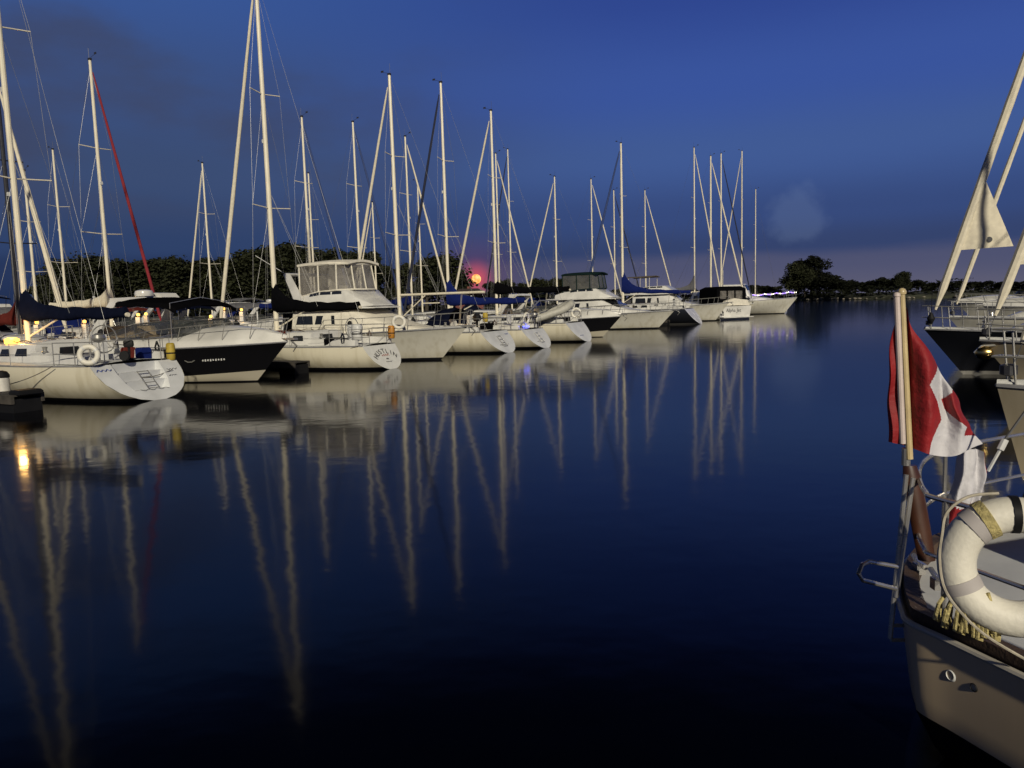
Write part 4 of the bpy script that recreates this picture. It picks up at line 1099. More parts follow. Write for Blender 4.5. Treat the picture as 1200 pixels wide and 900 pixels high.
    if top_bim is not None:
        zc = fz + 1.75
        mb = MB(); rows = []
        for i in range(6):
            x = L * .27 + L * .20 * i / 5; rows.append([Vector((x, B * .3 * c, zc + .1 * (1 - c * c) + .05 * (i / 5))) for c in (-1, -.5, 0, .5, 1)])
        lw = [[p - Vector((0, 0, .07)) for p in r_] for r_ in rows]
        mb.loft([a + list(reversed(b_)) for a, b_ in zip(rows, lw)]); mb.build('bimini', top_bim, root)
        for x in (L * .29, L * .38, L * .45):
            for s_ in (1, -1):
                mb = MB(); mb.tube([Vector((x, s_ * B * .3, fz + .5)), Vector((x, s_ * B * .28, zc))], .02, 6); mb.build('bimini_frame', alu, root)
    if arch:
        for s_ in (1, -1):
            mb = MB(); mb.loft([[Vector((x + a, s_ * (y + b_), z)) for a, b_ in ((-.20 * k, -.05), (.24 * k, -.05), (.24 * k, .05), (-.20 * k, .05))] for x, y, z, k in ((L * .385, B * .38, fz + .1, 1.6), (L * .36, B * .37, fz + .55, 1.1), (L * .30, B * .33, fz + 1.62, .75))]); mb.build('radar_arch', gel, root)
        mb = MB(); mb.tube([Vector((L * .30, -B * .34, fz + 1.6)), Vector((L * .30, B * .34, fz + 1.6))], .11, 8, flat=.6); mb.build('radar_arch', gel, root)
        mb = MB(); mb.tube([Vector((L * .30, -B * .33, fz + 1.6)), Vector((L * .18, -B * .42, fz + 2.5))], .014, 5); mb.build('antenna', whitep, root)
    # cockpit sides and stern door aft
    for s_ in (1, -1):
        mb = MB(); mb.loft([[Vector((x, s_ * (B * .44 + b_), z)) for b_, z in ((-.05, z0 - .02), (.03, z0 - .02), (.03, z0 + zt), (-.05, z0 + zt))] for x, zt in ((.1, .35), (L * .12, .35), (L * .2, .5), (L * .28, .62))]); mb.build('cockpit_side', gel, root)
        mb = MB(); mb.tube([Vector((L * .16, s_ * B * .39, z0)), Vector((L * .16, s_ * B * .39, fz))], .035, 6); mb.build('post', whitep, root)
    mb = MB(); mb.box((L * .245, 0, z0 + .5), (.04, B * .5, .9)); mb.build('cabin_door', wing, root)
    for s_ in (1, -1):
        xs_ = [L * .50 + (L * .5 - .15) * i / 6 for i in range(7)]
        base = [H.deck_pt(x, s_, .10, 0) for x in xs_]; tp = [b_ + Vector((.12, 0, .62)) for b_ in base]
        mb = MB(); mb.tube([base[0] + Vector((-.3, 0, .1))] + tp + [Vector((L + .15, 0, tp[-1].z + .03))], .016, 6)
        for a, b_ in zip(base, tp): mb.tube([a, b_], .013, 5)
        mb.build('bow_rail', steel, root)
    mb = MB(); mb.box((L + .0, 0, H.sheer(1) + .06), (.8, .22, .07)); mb.tube([Vector((L + .2, 0, H.sheer(1) + .02)), Vector((L + .42, 0, H.sheer(1) - .15)), Vector((L + .25, 0, H.sheer(1) - .34))], [.035, .035, .015], 6); mb.build('anchor', steel, root)
    return root, H
P = G(517, 421.5)
Fb, HF = flybridge('flybridge_cruiser', 'big white flybridge cruiser with white clear panelled enclosure behind the HUSTLIN stern', P, OUT)
life_ring(w2(Fb, (9.9, -1.5, 1.65)), (.1, -1, 0), 'pale life ring on the bow rail of the white flybridge cruiser', r=.30, tr=.07)

# third, fourth and fifth transoms
O3 = Vector((*G(598, 413).xy, 0)); O4 = Vector((*G(641, 407.5).xy, 0)); O5 = Vector((*G(690, 400).xy, 0))
S3, H3 = sailboat('sailboat', 'white sailboat with bare boom and tallest mast, third open stern from the left', O3, HEAD, B=3.3, fs=1.0, fb=1.2, rs=.85, tw=.76, **fit(O3, 468, 88, 405, .85), cover=None, boomz=2.85, bl=4.9, furl=sail_w, bare=None, steps=False, dodger=navy_c, mast_r=.10)
script_mark(S3, H3, .36, 0, .8, letm, amp=.03, r=.009, seed=12)
script_mark(S3, H3, .82, .9, .3, letb, amp=.03, r=.009, seed=13)
S4, H4 = sailboat('sailboat', 'white sailboat with royal blue boom cover and navy furled headsail, carrying a dinghy astern', O4, HEAD, B=3.2, fs=.95, fb=1.15, rs=.8, tw=.75, **fit(O4, 526, 97, 468, .8), cover=blue_c, boomz=2.35, bl=4.6, furl=sail_navy, cover_h=1.5, steps=False, mast_r=.085)
script_mark(S4, H4, .34, -.3, .4, letm, amp=.02, seed=22)
S5, H5 = sailboat('sailboat', 'white sailboat with black boom cover beside the small black cruiser', O5, HEAD, B=3.3, fs=1.08, fb=1.25, rs=.85, tw=.76, **fit(O5, 582, 130, 524, .85), ladder=False, cover=black_c, boomz=2.95, bl=4.8, furl=sail_w, cover_h=.75, steps=False, bimini=None, mast_r=.09)
script_mark(S5, H5, .36, -.35, .5, letb, amp=.02, r=.010, seed=23)
life_ring(w2(S4, (.95, .35, 1.50)), (-.9, .5, .1), 'white life ring on the stern rail between the blue covered sailboat and the dinghy', r=.32, tr=.065)
life_ring(w2(S5, (1.3, -1.25, 1.60)), (.1, 1, 0), 'life ring seen edge on, on the stern rail nearest the small black cruiser', r=.33, tr=.08)
rescue_bag(w2(S3, (1.5, -.35, 1.65)), HEAD, yel, 'bright yellow rescue bag at the stern of the bare boomed sailboat', h=.45, w_=.26)
fender(w2(S3, (5.2, 1.6, 1.38)), 'black fender on the rail of the bare boomed sailboat, left one', h=.6, r=.12)
fender(w2(S3, (4.3, 1.64, 1.38)), 'black fender on the rail of the bare boomed sailboat, right one', h=.6, r=.12)
outboard(w2(S3, (1.2, .9, 1.5)), HEAD + 2.6, 'small dark outboard motor on the stern rail of the bare boomed sailboat')
outboard(w2(S4, (1.1, -.9, 1.5)), HEAD + 2.2, 'small dark outboard motor on the stern rail of the blue covered sailboat')
p = w2(S3, (3.3, .5, 1.75)); o = empty('cockpit_lamp', p); tag(o, 'warm cockpit lamp glowing on the bare boomed sailboat', 'lamp')
mb = MB(); mb.lathe([(.04, -.07), (.09, -.04), (.09, .05), (.03, .08)], Matrix.Identity(4), 10); mb.build('lamp', lampw, o); glow((0, -.3, .0), 14, o)
p = w2(S4, (.9, .5, 1.10)); mb = MB(); mb.box(p, (.10, .5, .06), rz=HEAD); tag(mb.build('led_strip', lampb, None), 'blue glowing light strip on the stern of the blue covered sailboat', 'light strip')
# inflatable dinghy hung behind the blue covered sailboat's stern
def dinghy(c, rz, label, tilt=.12):
    o = empty('inflatable_dinghy', c, rz); o.rotation_euler = (0, tilt, rz); tag(o, label, 'dinghy')
    pts = []
    for i in range(25):
        f = i / 24
        if f < .4: pts.append(Vector((-1.35 + 2.1 * f / .4, .62, 0 + .0)))
        elif f > .6: pts.append(Vector((.75 - 2.1 * (f - .6) / .4, -.62, 0)))
        else:
            a = (f - .4) / .2 * math.pi; pts.append(Vector((.75 + .75 * math.sin(a), .62 * math.cos(a), .18 * math.sin(a))))
    rr = [.08 if i in (0, 24) else .21 for i in range(25)]
    mb = MB(); mb.tube(pts, rr, 12); mb.build('tube', mat('hypalon', (.42, .41, .36), .55), o)
    mb = MB(); mb.box((-1.15, 0, .02), (.05, 1.0, .42)); mb.build('transom', teak_d, o)
    mb = MB(); mb.loft([[Vector((x, w_ * y, -.12 - .12 * (1 - abs(y)))) for y in (-1, 0, 1)] + [Vector((x, w_ * y, -.08)) for y in (1, -1)] for x, w_ in ((-1.2, .5), (.6, .5), (1.2, .1))]); mb.build('floor', greyp, o)
    mb = MB(); mb.box((-.2, 0, .16), (.25, 1.05, .04)); mb.build('thwart', greyp, o)
    mb = MB(); mb.tube([Vector((-1.0, .83, .05)), Vector((-.2, .86, -.0)), Vector((.6, .84, .05)), Vector((1.2, .52, .15))], .012, 4); mb.build('grab_line', rope_m, o)
    return o
dg = dinghy(AT(642, 368, 43.6), R(12), 'grey inflatable dinghy hanging on davits behind the blue covered sailboat', -.28)
for k in (-.9, .7):
    p = dg.location + Vector((k, .2, .1)); 
mb = MB()
for k in (-.8, .8):
    a = w2(S4, (1.2, k, 1.3)); b_ = dg.location + Vector((k * .8, .35, .75)); mb.tube([a, a.lerp(b_, .5) + Vector((0, 0, .55)), b_], .035, 6); mb.tube([b_, b_ - Vector((0, .1, .6))], .01, 4)
mb.v = [tuple(Matrix.Rotation(-HEAD, 3, 'Z') @ (Vector(v) - S4.location)) for v in mb.v]
mb.build('davits', steel, S4)

P = G(706, 395)
K2, HK2 = express('motor_cruiser', 'small black hulled cruiser bow between the fifth sailboat stern and the white flybridge cruiser', P, OUT, L=9.2, B=3.0, bim=None, radar=False, arch=True)
P = G(771, 385)
F2, HF2 = flybridge('flybridge_cruiser', 'white cruiser with dark green canvas enclosure beyond the small black cruiser', P, OUT, L=13.6, B=4.2, canvas=green_c, front_cover=False, windshield=True, arch=False, scale_h=1.15, vin=glassmat('smoky_vinyl', (.12, .12, .11), .5, .10, .2))
# blue-covered dark hulled sailboat
O6 = Vector((*G(822, 379.5).xy, 0))
S6, H6 = sailboat('sailboat', 'dark hulled sailboat with royal blue boom cover and blue furled headsail beyond the white cruiser', O6, HEAD, B=3.7, fs=1.35, fb=1.5, rs=1.1, tw=.76, **fit(O6, 730, 168, 680, 1.1), ladder=False, cover=blue_c, boomz=3.0, bl=6.3, furl=sail_blue, cover_h=2.1, steps=False, hm=hull_blacks, tm=gel, mast_r=.12, furl_r=.12, boom_up=-.25, lvl=2, rb=1.2)
P = G(838, 376)
F3, HF3 = flybridge('flybridge_cruiser', 'white cruiser with open flybridge and small flat canopy behind the blue boom cover', P, OUT, L=13.6, B=4.3, enclosed=False, arch=False, top_bim=mat('brown_canopy', (.10, .08, .06), .8), front_cover=False, scale_h=1.3, fs=1.3, fb=1.7)
# motor yacht seen stern on
def stern_yacht():
    ang = R(112); p = G(861, 374.5); root = empty('motor_yacht', (p.x, p.y, 0), ang)
    tag(root, 'white motor yacht with broad flat lettered transom and dark canvas cockpit', 'motor yacht')
    L, B = 9.2, 4.3
    H = Hull(L, B, 1.35, 1.8, -.1, 1.3, tw=.92, tmax=.45, pw=2.5, draft=.5, chine=True); H.build(root, hull_white, tm=gel)
    z0 = 1.38
    pr = [(2.6, 1.75, z0 + 1.5), (4.9, 1.7, z0 + 1.5), (6.0, 1.3, z0 + .7), (7.2, .8, z0 + .2)]
    house(root, 'deckhouse', pr, z0, gel, inset=.2); side_windows(root, pr, z0, [(2.9, 3.7), (3.9, 4.7)], inset=.2)
    mb = MB(); mb.loft([[Vector((x, y * 1.8, z)) for y, z in ((-1, z0), (-.98, z0 + 1.7), (-.6, z0 + 1.95), (.6, z0 + 1.95), (.98, z0 + 1.7), (1, z0))] for x in (.5, 3.4)]); en = mb.build('cockpit_canvas', black_c, root)
    for y0, y1 in ((-1.3, -.5), (-.3, .45), (.65, 1.4)):
        mb = MB(); mb.slab([Vector((.49, y0, z0 + .7)), Vector((.49, y1, z0 + .7)), Vector((.49, y1, z0 + 1.5)), Vector((.49, y0, z0 + 1.5))], (-.02, 0, 0)); mb.build('clear_panel', vinyl, en, smooth=False)
    mb = MB(); mb.loft([[Vector((x, y, z)) for y, z in ((-1.9, z0), (-1.6, z0 + .55), (.0, z0 + .75), (1.0, z0 + .5), (1.5, z0))] for x in (.05, .45)]); mb.build('stern_cover', wht_c, root)
    M_ = H.text_M(.92, .012, -.2); text_obj('Alpha Jet', .50, letm, M_ , root)
    mb = MB(); a = H.text_M(.75, .02, -1.55); mb.add([a @ Vector(v) for v in ((-.22, -.18, 0), (.22, -.18, 0), (.16, -.3, 0), (-.16, -.3, 0), (-.04, -.12, 0), (-.04, .45, 0), (.2, -.1, 0))], [(0, 1, 2, 3), (4, 6, 5)]); mb.build('logo', letm, root)
    mb = MB(); mb.box((-.35, 0, .25), (.6, B * .85, .08)); mb.build('swim_platform', gel, root)
    return root
SY = stern_yacht()
# trawler at the end of the row
def trawler():
    ang = OUT; P = G(919, 367.5); L, B = 13.5, 4.3; d = Vector((math.cos(ang), math.sin(ang), 0)); rb = 1.5; org = P - d * (L - rb)
    root = empty('trawler_yacht', (org.x, org.y, 0), ang); tag(root, 'white trawler yacht with small wheelhouse and string lights at the end of the row', 'motor yacht')
    H = Hull(L, B, 1.5, 1.95, -.1, rb, tw=.9, tmax=.42, pw=2.4, draft=.6, chine=False, zb0=-.1); H.build(root, hull_white, tm=gel)
    z0 = 1.52
    pr = [(1.2, 1.7, z0 + .9), (7.0, 1.7, z0 + .9), (9.0, 1.35, z0 + .62), (10.4, .9, z0 + .4), (11.2, .5, z0 + .1)]
    house(root, 'trunk_cabin', pr, z0, gel, inset=.2); side_windows(root, pr, z0, [(2.0, 3.2), (3.6, 4.8), (5.2, 6.2), (7.3, 8.2)], inset=.2)
    pr = [(4.6, 1.15, z0 + 2.3), (7.2, 1.15, z0 + 2.3), (7.6, 1.05, z0 + 1.6), (8.0, .9, z0 + .8)]
    house(root, 'wheelhouse', pr, z0 + .75, gel, inset=.12); side_windows(root, pr, z0 + .75, [(4.8, 5.7), (5.9, 6.9)], inset=.12, z0=.4, z1=.85)
    mb = MB(); mb.slab([Vector((7.27, -.8, z0 + 2.2)), Vector((7.27, .8, z0 + 2.2)), Vector((7.66, .8, z0 + 1.5)), Vector((7.66, -.8, z0 + 1.5))], (.03, 0, .02)); mb.build('front_window', wing, root, smooth=False)
    rails(root, H, .3, L, h=.75, step=1.5)
    mb = MB(); mb.tube([Vector((4.4, 0, z0 + 1)), Vector((4.4, 0, z0 + 4.2))], .05, 6); mb.build('signal_mast', alu, root)
    # string of bulbs along the fore rail
    o = empty('string_lights', root.location.copy(), ang); tag(o, 'violet and white string lights along the bow rail of the trawler yacht', 'string lights')
    a = H.deck_pt(6.6, -1, .06, .85); pts = []
    for i in range(30):
        x = 8.6 + (L - 8.7) * i / 29; pts.append(H.deck_pt(x, -1, .03, .80) + Vector((0, 0, -.12 * math.sin(i % 8 / 8 * math.pi))))
    mb = MB(); mb.tube(pts, .008, 4); mb.build('cable', rubber, o)
    for nm, m_, sel in (('bulb', lampv, 0), ('bulb', lampc, 1)):
        for i, p in enumerate(pts):
            if (i % 5 in (0, 1, 2)) == (sel == 0):
                mb = MB(); mb.lathe([(.02, -.10), (.04, -.06), (.04, -.01), (.02, .03)], Matrix.Translation(p), 6); mb.build(nm, m_, o)
    return root
TRW = trawler()

# ------------------------------------------------------------------ sailboats further back (other slips), placed by mast
def back_sail(px, top_y, D, furl, face, label, cover=None, boomz=2.5, L=9.8, fx=None, bare=None, mastmat=None, furl_r=.075, mast_r=.085, hm=None, cover_h=1.0, foot_y=None, clew=None, boom_up=0.0, group=None, dodger=None, name='sailboat', lvl=1, lean=0.0, wires=True, fs=1.15, rot=0.0):
    """face=+1: bow towards the fairway (right), -1: bow away (left)"""
    hz = horizon(px); mh = AT(px, top_y, D).z
    p = AT(px, hz, D); ang = (OUT if face > 0 else HEAD) + rot
    mf = .60; rs = .7; mx = rs + (L - rs) * mf
    d = Vector((math.cos(ang), math.sin(ang), 0)); org = Vector((p.x, p.y, 0)) - d * mx
    return sailboat(name, label, org, ang, L=L, B=3.2, fs=fs, fb=fs + .15, rs=rs, tw=.7, mf=mf, mh=mh, furl=furl, cover=cover, boomz=boomz, lvl=lvl, steps=False, bare=bare, mastmat=mastmat, furl_r=furl_r, mast_r=mast_r,
                    hm=hm, cover_h=cover_h, clew=clew, boom_up=boom_up, dodger=dodger or CR.choice((None, black_c, navy_c, blue_c)), bimini=CR.choice((None, black_c, navy_c, grey_c)), lean=lean, group=group, wires=wires)
BS = [
 # px at horizon, top y, D, furl, face, label, extras
 (22, 88, 29, sail_w, 1, 'sailboat with a dark mast and white furled headsail at the far left', dict(mastmat=darkm, cover=brown_c, L=8.6, boomz=2.1, cover_h=1.0)),
 (44, 200, 46, sail_w, 1, 'small masted sailboat just right of the nearest tall mast', dict(cover=None, L=8.5)),
 (79, 175, 54, None, -1, 'sailboat with short bare mast left of the red furled headsail', dict(cover=navy_c, L=8.5)),
 (130, 70, 36, sail_red, 1, 'sailboat with a red furled headsail behind the nearest left boats', dict(cover=sail_w, L=10.2, boomz=2.75, furl_r=.068, cover_h=.95)),
 (249, 191, 62, sail_w, -1, 'small sailboat with thin mast behind the black cruiser roof', dict(cover=grey_c, L=8.8)),
 (366, 137, 48, sail_blue, 1, 'sailboat with a dark blue furled headsail behind the flybridge enclosure, left one', dict(cover=blue_c, L=9.8)),
 (370, 203, 66, None, -1, 'thin masted sailboat close beside the dark blue furled headsail boat', dict(cover=None, L=9)),
 (424, 143, 52, sail_blue, 1, 'sailboat with a dark blue furled headsail just right of the flybridge enclosure', dict(cover=blue_c, L=10)),
 (442, 237, 78, sail_w, -1, 'distant sailboat with short mast right of the flybridge enclosure', dict(cover=None, L=9)),
 (483, 160, 57, sail_w, 1, 'sailboat with white furled headsail slanting down right beside the tallest mast', dict(cover=blue_c, L=10)),
 (495, 213, 74, None, -1, 'distant bare masted sailboat in front of the tall shore tree', dict(cover=None, L=9)),
 (586, 180, 71.5, sail_w, 1, 'sailboat with white furled headsail slanting down right of the moon', dict(cover=black_c, L=10, boomz=2.9)),
 (600, 175, 82, sail_navy, -1, 'sailboat with bare mast just right of the moon', dict(cover=blue_c, L=10)),
 (653, 207, 74, sail_w, -1, 'sailboat with white furled headsail crossing its neighbour in a V shape', dict(cover=black_c, L=10)),
 (695, 210, 87, sail_w, 1, 'sailboat mast behind the dark green enclosure with white furled headsail', dict(cover=None, L=10.5)),
 (721, 223, 93, sail_navy, 1, 'sailboat with navy furled headsail just left of the gold tall mast', dict(cover=None, L=10)),
 (757, 223, 96, sail_w, 1, 'sailboat with white furled headsail behind the open flybridge', dict(cover=grey_c, L=10.5, boomz=2.9)),
 (814, 173, 88, sail_w, 1, 'sailboat with slim mast and grey boom cover, first of the right mast cluster', dict(cover=grey_c, L=9, boomz=3.2, cover_h=2.0)),
 (833, 183, 93.5, sail_w, 1, 'sailboat with bare boom and white furled headsail in the right mast cluster', dict(cover=None, L=11.5, boomz=3.0, mast_r=.12, furl_r=.09)),
 (845, 180, 98, sail_navy, 1, 'sailboat with dark striped furled headsail in the right mast cluster', dict(cover=black_c, L=10.8, mast_r=.10)),
 (869, 177, 112, sail_w, -1, 'sailboat with the tallest mast of the right mast cluster', dict(cover=None, L=10, mast_r=.11)),
 (885, 222, 118, None, 1, 'lone slim masted sailboat at the right end of the mast cluster', dict(cover=None, L=9.5)),
]
for px, ty, D, fu, face, lab, kw in BS: back_sail(px, ty, D, fu, face, lab, **kw)
# anonymous further rows of hulls that fill the gaps behind (each its own boat)
FI = [(-2, 40, 1), (60, 58, -1), (150, 56, 1), (190, 60, 1), (215, 46, -1), (290, 52, 1), (330, 60, 1)]
for i, (px, D, face) in enumerate(FI):
    where = ['left edge of the view', 'nearest navy boom cover', 'white radar arch', 'black cruiser canvas roof', 'black cruiser windshield', 'tall white furled headsail', 'black boom cover'][i]
    p = AT(px, horizon(px), D); P_ = Vector((p.x, p.y, 0)) + Vector((4.2, -2.3, 0))
    express('motor_cruiser', 'white motor cruiser on the next dock behind the ' + where, P_, OUT, L=9.4, B=3.1, hm=hull_white, bim=(grey_c, black_c, brown_c, None, navy_c, grey_c, None)[i], radar=i % 2 == 0, arch=True)

# dock lamps glowing between the boats
for i, (px, py, D, m_) in enumerate(((31, 378, 34, lampw), (43, 378, 36, lampo), (78, 379, 38, lampw), (99, 377, 35, lampw), (162, 369, 37, lampw), (171, 368, 40, lampw), (247, 371, 39, lampw), (262, 362, 42, lampo), (283, 363, 44, lampw), (566, 382, 52, lampw))):
    p = AT(px, py, D); o = empty('dock_light', (p.x, p.y, .5)); h_ = p.z - .5
    where = ['left of the navy boom cover', 'under the left end of the navy boom cover', 'under the middle of the navy boom cover', 'under the right end of the navy boom cover', 'just right of the white radar arch', 'behind the black cruiser cockpit', 'under the black canvas roof', 'right of the black canvas roof', 'left of the white davit frame', 'behind the bare boomed sailboat'][i]
    tag(o, 'glowing warm pedestal light ' + where, 'dock light', 'dock pedestal lights')
    mb = MB(); mb.loft([[Vector((a * s_, b_ * s_, z)) for a, b_ in ((-.1, -.1), (.1, -.1), (.1, .1), (-.1, .1))] for z, s_ in ((0, 1.2), (h_ - .12, 1), (h_ - .1, 1.2))]); mb.build('post', whitep, o)
    mb = MB(); mb.lathe([(.06, -.06), (.075, -.02), (.075, .05), (.03, .08)], Matrix.Translation((0, 0, h_)), 12); mb.build('lamp', m_, o); glow((0, -.35, h_), 7, o)

# ------------------------------------------------------------------ right-hand dock
def right_sail(bx, by, zbow, label, L=10.5, hm=None, furl=sail_w, mh=14.5, ang=None, fs=None, clew=None, furl_r=.108, fbow=None, **kw):
    a = HEAD if ang is None else ang
    d = Vector((math.cos(a), math.sin(a), 0)); p = G(bx, by, zbow); org = Vector((p.x, p.y, 0)) - d * L
    return sailboat('sailboat', label, org, a, L=L, B=3.4, fs=zbow - .15, fb=zbow, rs=.6, tw=.7, mf=.58, mh=mh, hm=hm or hull_tan, furl=furl, clew=clew, furl_r=furl_r, **kw)
RA = math.atan2(.25, -.97)
R1, HR1 = right_sail(1083, 386, 1.25, 'black hulled sailboat on the right with a white furled headsail and clew patch', hm=hull_blacks, ang=RA, L=11, cover=navy_c, clew=(.15, .29, -1.35, .05), mh=15.5, bl=4.5, mast_r=.1)
fender(w2(R1, (10.9, .25, 1.55)), 'small black ball fender on the bow rail of the black hulled sailboat', h=.14, r=.10)
R0, HR0 = right_sail(1112, 372, 1.25, 'sailboat beyond the black hulled one with slim furled headsail', hm=hull_white, ang=RA, L=10.5, cover=None, furl_r=.09, mh=14.5)
R2, HR2 = right_sail(1148, 399, 1.25, 'tan hulled sailboat on the right with a bronze anchor on its bow', ang=RA, L=10.5, cover=None, clew=(.12, .24, -.65, .0), furl_r=.10, mh=14, wires=True)
R3, HR3 = right_sail(1168, 452, 1.2, 'nearest tan bow on the right edge with its furled headsail above', ang=RA + .12, L=10, cover=None, furl_r=.09, mh=14, rb=.35)
# anchor on the tan bow
p = w2(R2, (10.45, .12, 1.0)); o = empty('bow_anchor', p, RA); tag(o, 'bronze coloured plough anchor hanging at the tan sailboat bow on the right', 'anchor')
gold = mat('bronze', (.55, .38, .14), .25, metal=1.0)
mb = MB(); mb.lathe([(.05, -.16), (.13, -.10), (.15, 0), (.10, .12), (.04, .16)], Matrix.Rotation(R(90), 4, 'Y'), 14); mb.build('fluke', gold, o)
mb = MB(); mb.tube([Vector((-.3, 0, .16)), Vector((.05, 0, .14)), Vector((.18, 0, 0))], .025, 6); mb.build('shank', steel, o)
for i, (px, D) in enumerate(((1140, 62), (1178, 48), (1205, 76))):
    p = G(px, 340 + 2070.0 / D)
    express('motor_cruiser', ['white motor cruiser moored far off behind the black hulled sailboat', 'white motor cruiser at the right edge behind the furled headsails', 'farthest white motor cruiser of the right dock'][i], p, RA, L=9.5, hm=hull_white, bim=black_c, radar=False)

# ------------------------------------------------------------------ the near boat's stern, lower right
ZD = .73
AXD = Vector((.95, .31)).normalized(); PRT = Vector((-AXD.y, AXD.x))
A1 = G(1068, 724, ZD).xy
L0 = Vector((A1.x, A1.y, 0)) - Vector((PRT.x, PRT.y, 0)) * 1.32
near = empty('cruising_yacht', L0); tag(near, 'near cream yacht stern at lower right with brown capped rail, life ring and flag', 'yacht')
def loc2(p): q = Vector((p.x - L0.x, p.y - L0.y)); return Vector((q.dot(AXD), q.dot(PRT)))
cpts = [loc2(G(*q, ZD)) for q in ((1104, 630), (1082, 640), (1066, 654), (1058, 670), (1056, 686), (1058, 702), (1062, 714), (1069, 725))]
print('NEAR', [(round(p.x, 2), round(p.y, 2)) for p in cpts])
raw = [Vector((7.5, cpts[0].y + .25)), Vector((5, cpts[0].y + .30)), Vector((3, cpts[0].y + .25)), Vector((1.8, cpts[0].y + .12))] + cpts + [Vector((0, v)) for v in (1.1, .8, .4, 0, -.4, -.8)] + [Vector((.02, -1.15)), Vector((.08, -1.3)), Vector((.25, -1.42)), Vector((1.8, -1.6)), Vector((5, -1.7)), Vector((7.5, -1.6))]
def cmr(a, n_=5):
    out_ = []
    for i in range(len(a) - 1):
        p0, p1, p2, p3 = a[max(i - 1, 0)], a[i], a[i + 1], a[min(i + 2, len(a) - 1)]
        for k in range(n_):
            t = k / n_; out_.append(.5 * ((2 * p1) + (-p0 + p2) * t + (2 * p0 - 5 * p1 + 4 * p2 - p3) * t * t + (-p0 + 3 * p1 - 3 * p2 + p3) * t ** 3))
    return out_ + [a[-1]]
OUTL = cmr(raw)
def outline(inset):
    out_ = []
    for i, p in enumerate(OUTL):
        t = OUTL[min(i + 1, len(OUTL) - 1)] - OUTL[max(i - 1, 0)]; t.normalize(); n_ = Vector((t.y, -t.x))   # points outboard
        q = p + Vector((-n_.x, -n_.y)) * -inset if False else p - n_ * inset * NSIGN; out_.append(AXD * q.x + PRT * q.y)
    return out_
_t = OUTL[40] - OUTL[39]; NSIGN = 1
_c = Vector((2.0, 0.0)); _i = len(OUTL) // 2; _tt = (OUTL[_i + 1] - OUTL[_i - 1]).normalized(); _n = Vector((_tt.y, -_tt.x))
if (_c - OUTL[_i]).dot(_n) > 0: NSIGN = -1
def ring3(inset, z): return [Vector((p.x, p.y, z)) for p in outline(inset)]
near_hull = hullmat('near_hull', (.60, .47, .31), boot=(.004, .004, .005), zb=.25, dirt=.25)
mb = MB(); mb.loft([ring3(i_, z) for i_, z in ((-.0, ZD - .02), (.012, ZD - .2), (.035, .35), (.05, .24), (.14, .06), (.5, -.3))], cap=False, closed=False); mb.build('hull', near_hull, near)
mb = MB(); mb.tube(ring3(-.012, ZD - .02), .017, 8); mb.build('rub_rail', mat('rub_white', (.42, .39, .33), .4), near)
mb = MB(); mb.loft([a + b_ for a, b_ in [([p], []) for p in []]] or [[Vector((o_.x, o_.y, ZD + .0)), Vector((o_.x, o_.y, ZD + .045)), Vector((i_.x, i_.y, ZD + .045)), Vector((i_.x, i_.y, ZD - .12))] for o_, i_ in zip(outline(.012), outline(.085))]); mb.build('cap_rail', teak_d, near)
mb = MB(); f = ring3(.07, ZD - .045); mb.add(f, [tuple(range(len(f)))]); mb.build('deck', mat('near_deck', (.56, .57, .58), .5, var=.1, scale=3), near)
# cockpit seat / lazarette box and cushion moulding on the deck
fw3 = Vector((AXD.x, AXD.y, 0)); lf3 = Vector((-fw3.y, fw3.x, 0)); RZ = math.atan2(AXD.y, AXD.x)
def NL(a, l, z): return fw3 * a + lf3 * l + Vector((0, 0, z))
mb = MB(); mb.loft([[NL(a, l, z) for a, l in ((.55 + q, -.80 + q), (1.9, -.8 + q), (1.9, .8 - q), (.55 + q, .80 - q))] for z, q in ((ZD - .10, 0), (ZD + .02, .02), (ZD + .05, .05))]); mb.build('lazarette', mat('near_white', (.46, .47, .48), .4, var=.06), near)
mb = MB(); mb.loft([[NL(a, l, z) for a, l in ((1.2, -1.15), (3.9, -1.15), (3.9, -.85), (1.2, -.85))] for z in (ZD - .1, ZD + .42)]); mb.loft([[NL(a, l, z) for a, l in ((1.2, .85), (3.9, .85), (3.9, 1.15), (1.2, 1.15))] for z in (ZD - .1, ZD + .42)]); mb.build('coaming', MATS['near_white'], near)
def NP(px, py, z): return G(px, py, z) - L0
def NA(px, py, Y): return AT(px, py, Y) - L0
# stern cleats
for (px, py) in ((1077, 672), (1098, 690)):
    c = NP(px, py, ZD + .02); mb = MB(); mb.box(c + Vector((0, 0, .03)), (.05, .05, .06)); mb.tube([c + Vector((-.02, -.10, .07)), c + Vector((0, 0, .055)), c + Vector((.02, .10, .07))], .016, 6); mb.build('cleat', steel_n, near)
# pushpit rails
ra = outline(.07); ztop, zmid = ZD + .60, ZD + .32
r3 = lambda z: [Vector((p.x, p.y, z)) for p in ra]
mb = MB()
ks = list(range(12, len(ra) - 12))
mb.tube([r3(ztop)[i] for i in ks], .0125, 8); mb.tube([r3(zmid)[i] for i in ks], .011, 8)
for i in (14, 22, 58, 74, 92, len(ra) - 14):
    if i < len(ra): mb.tube([Vector((ra[i].x, ra[i].y, ZD)), Vector((ra[i].x, ra[i].y, ztop))], .0125, 8)
mb.build('pushpit', steel_n, near)
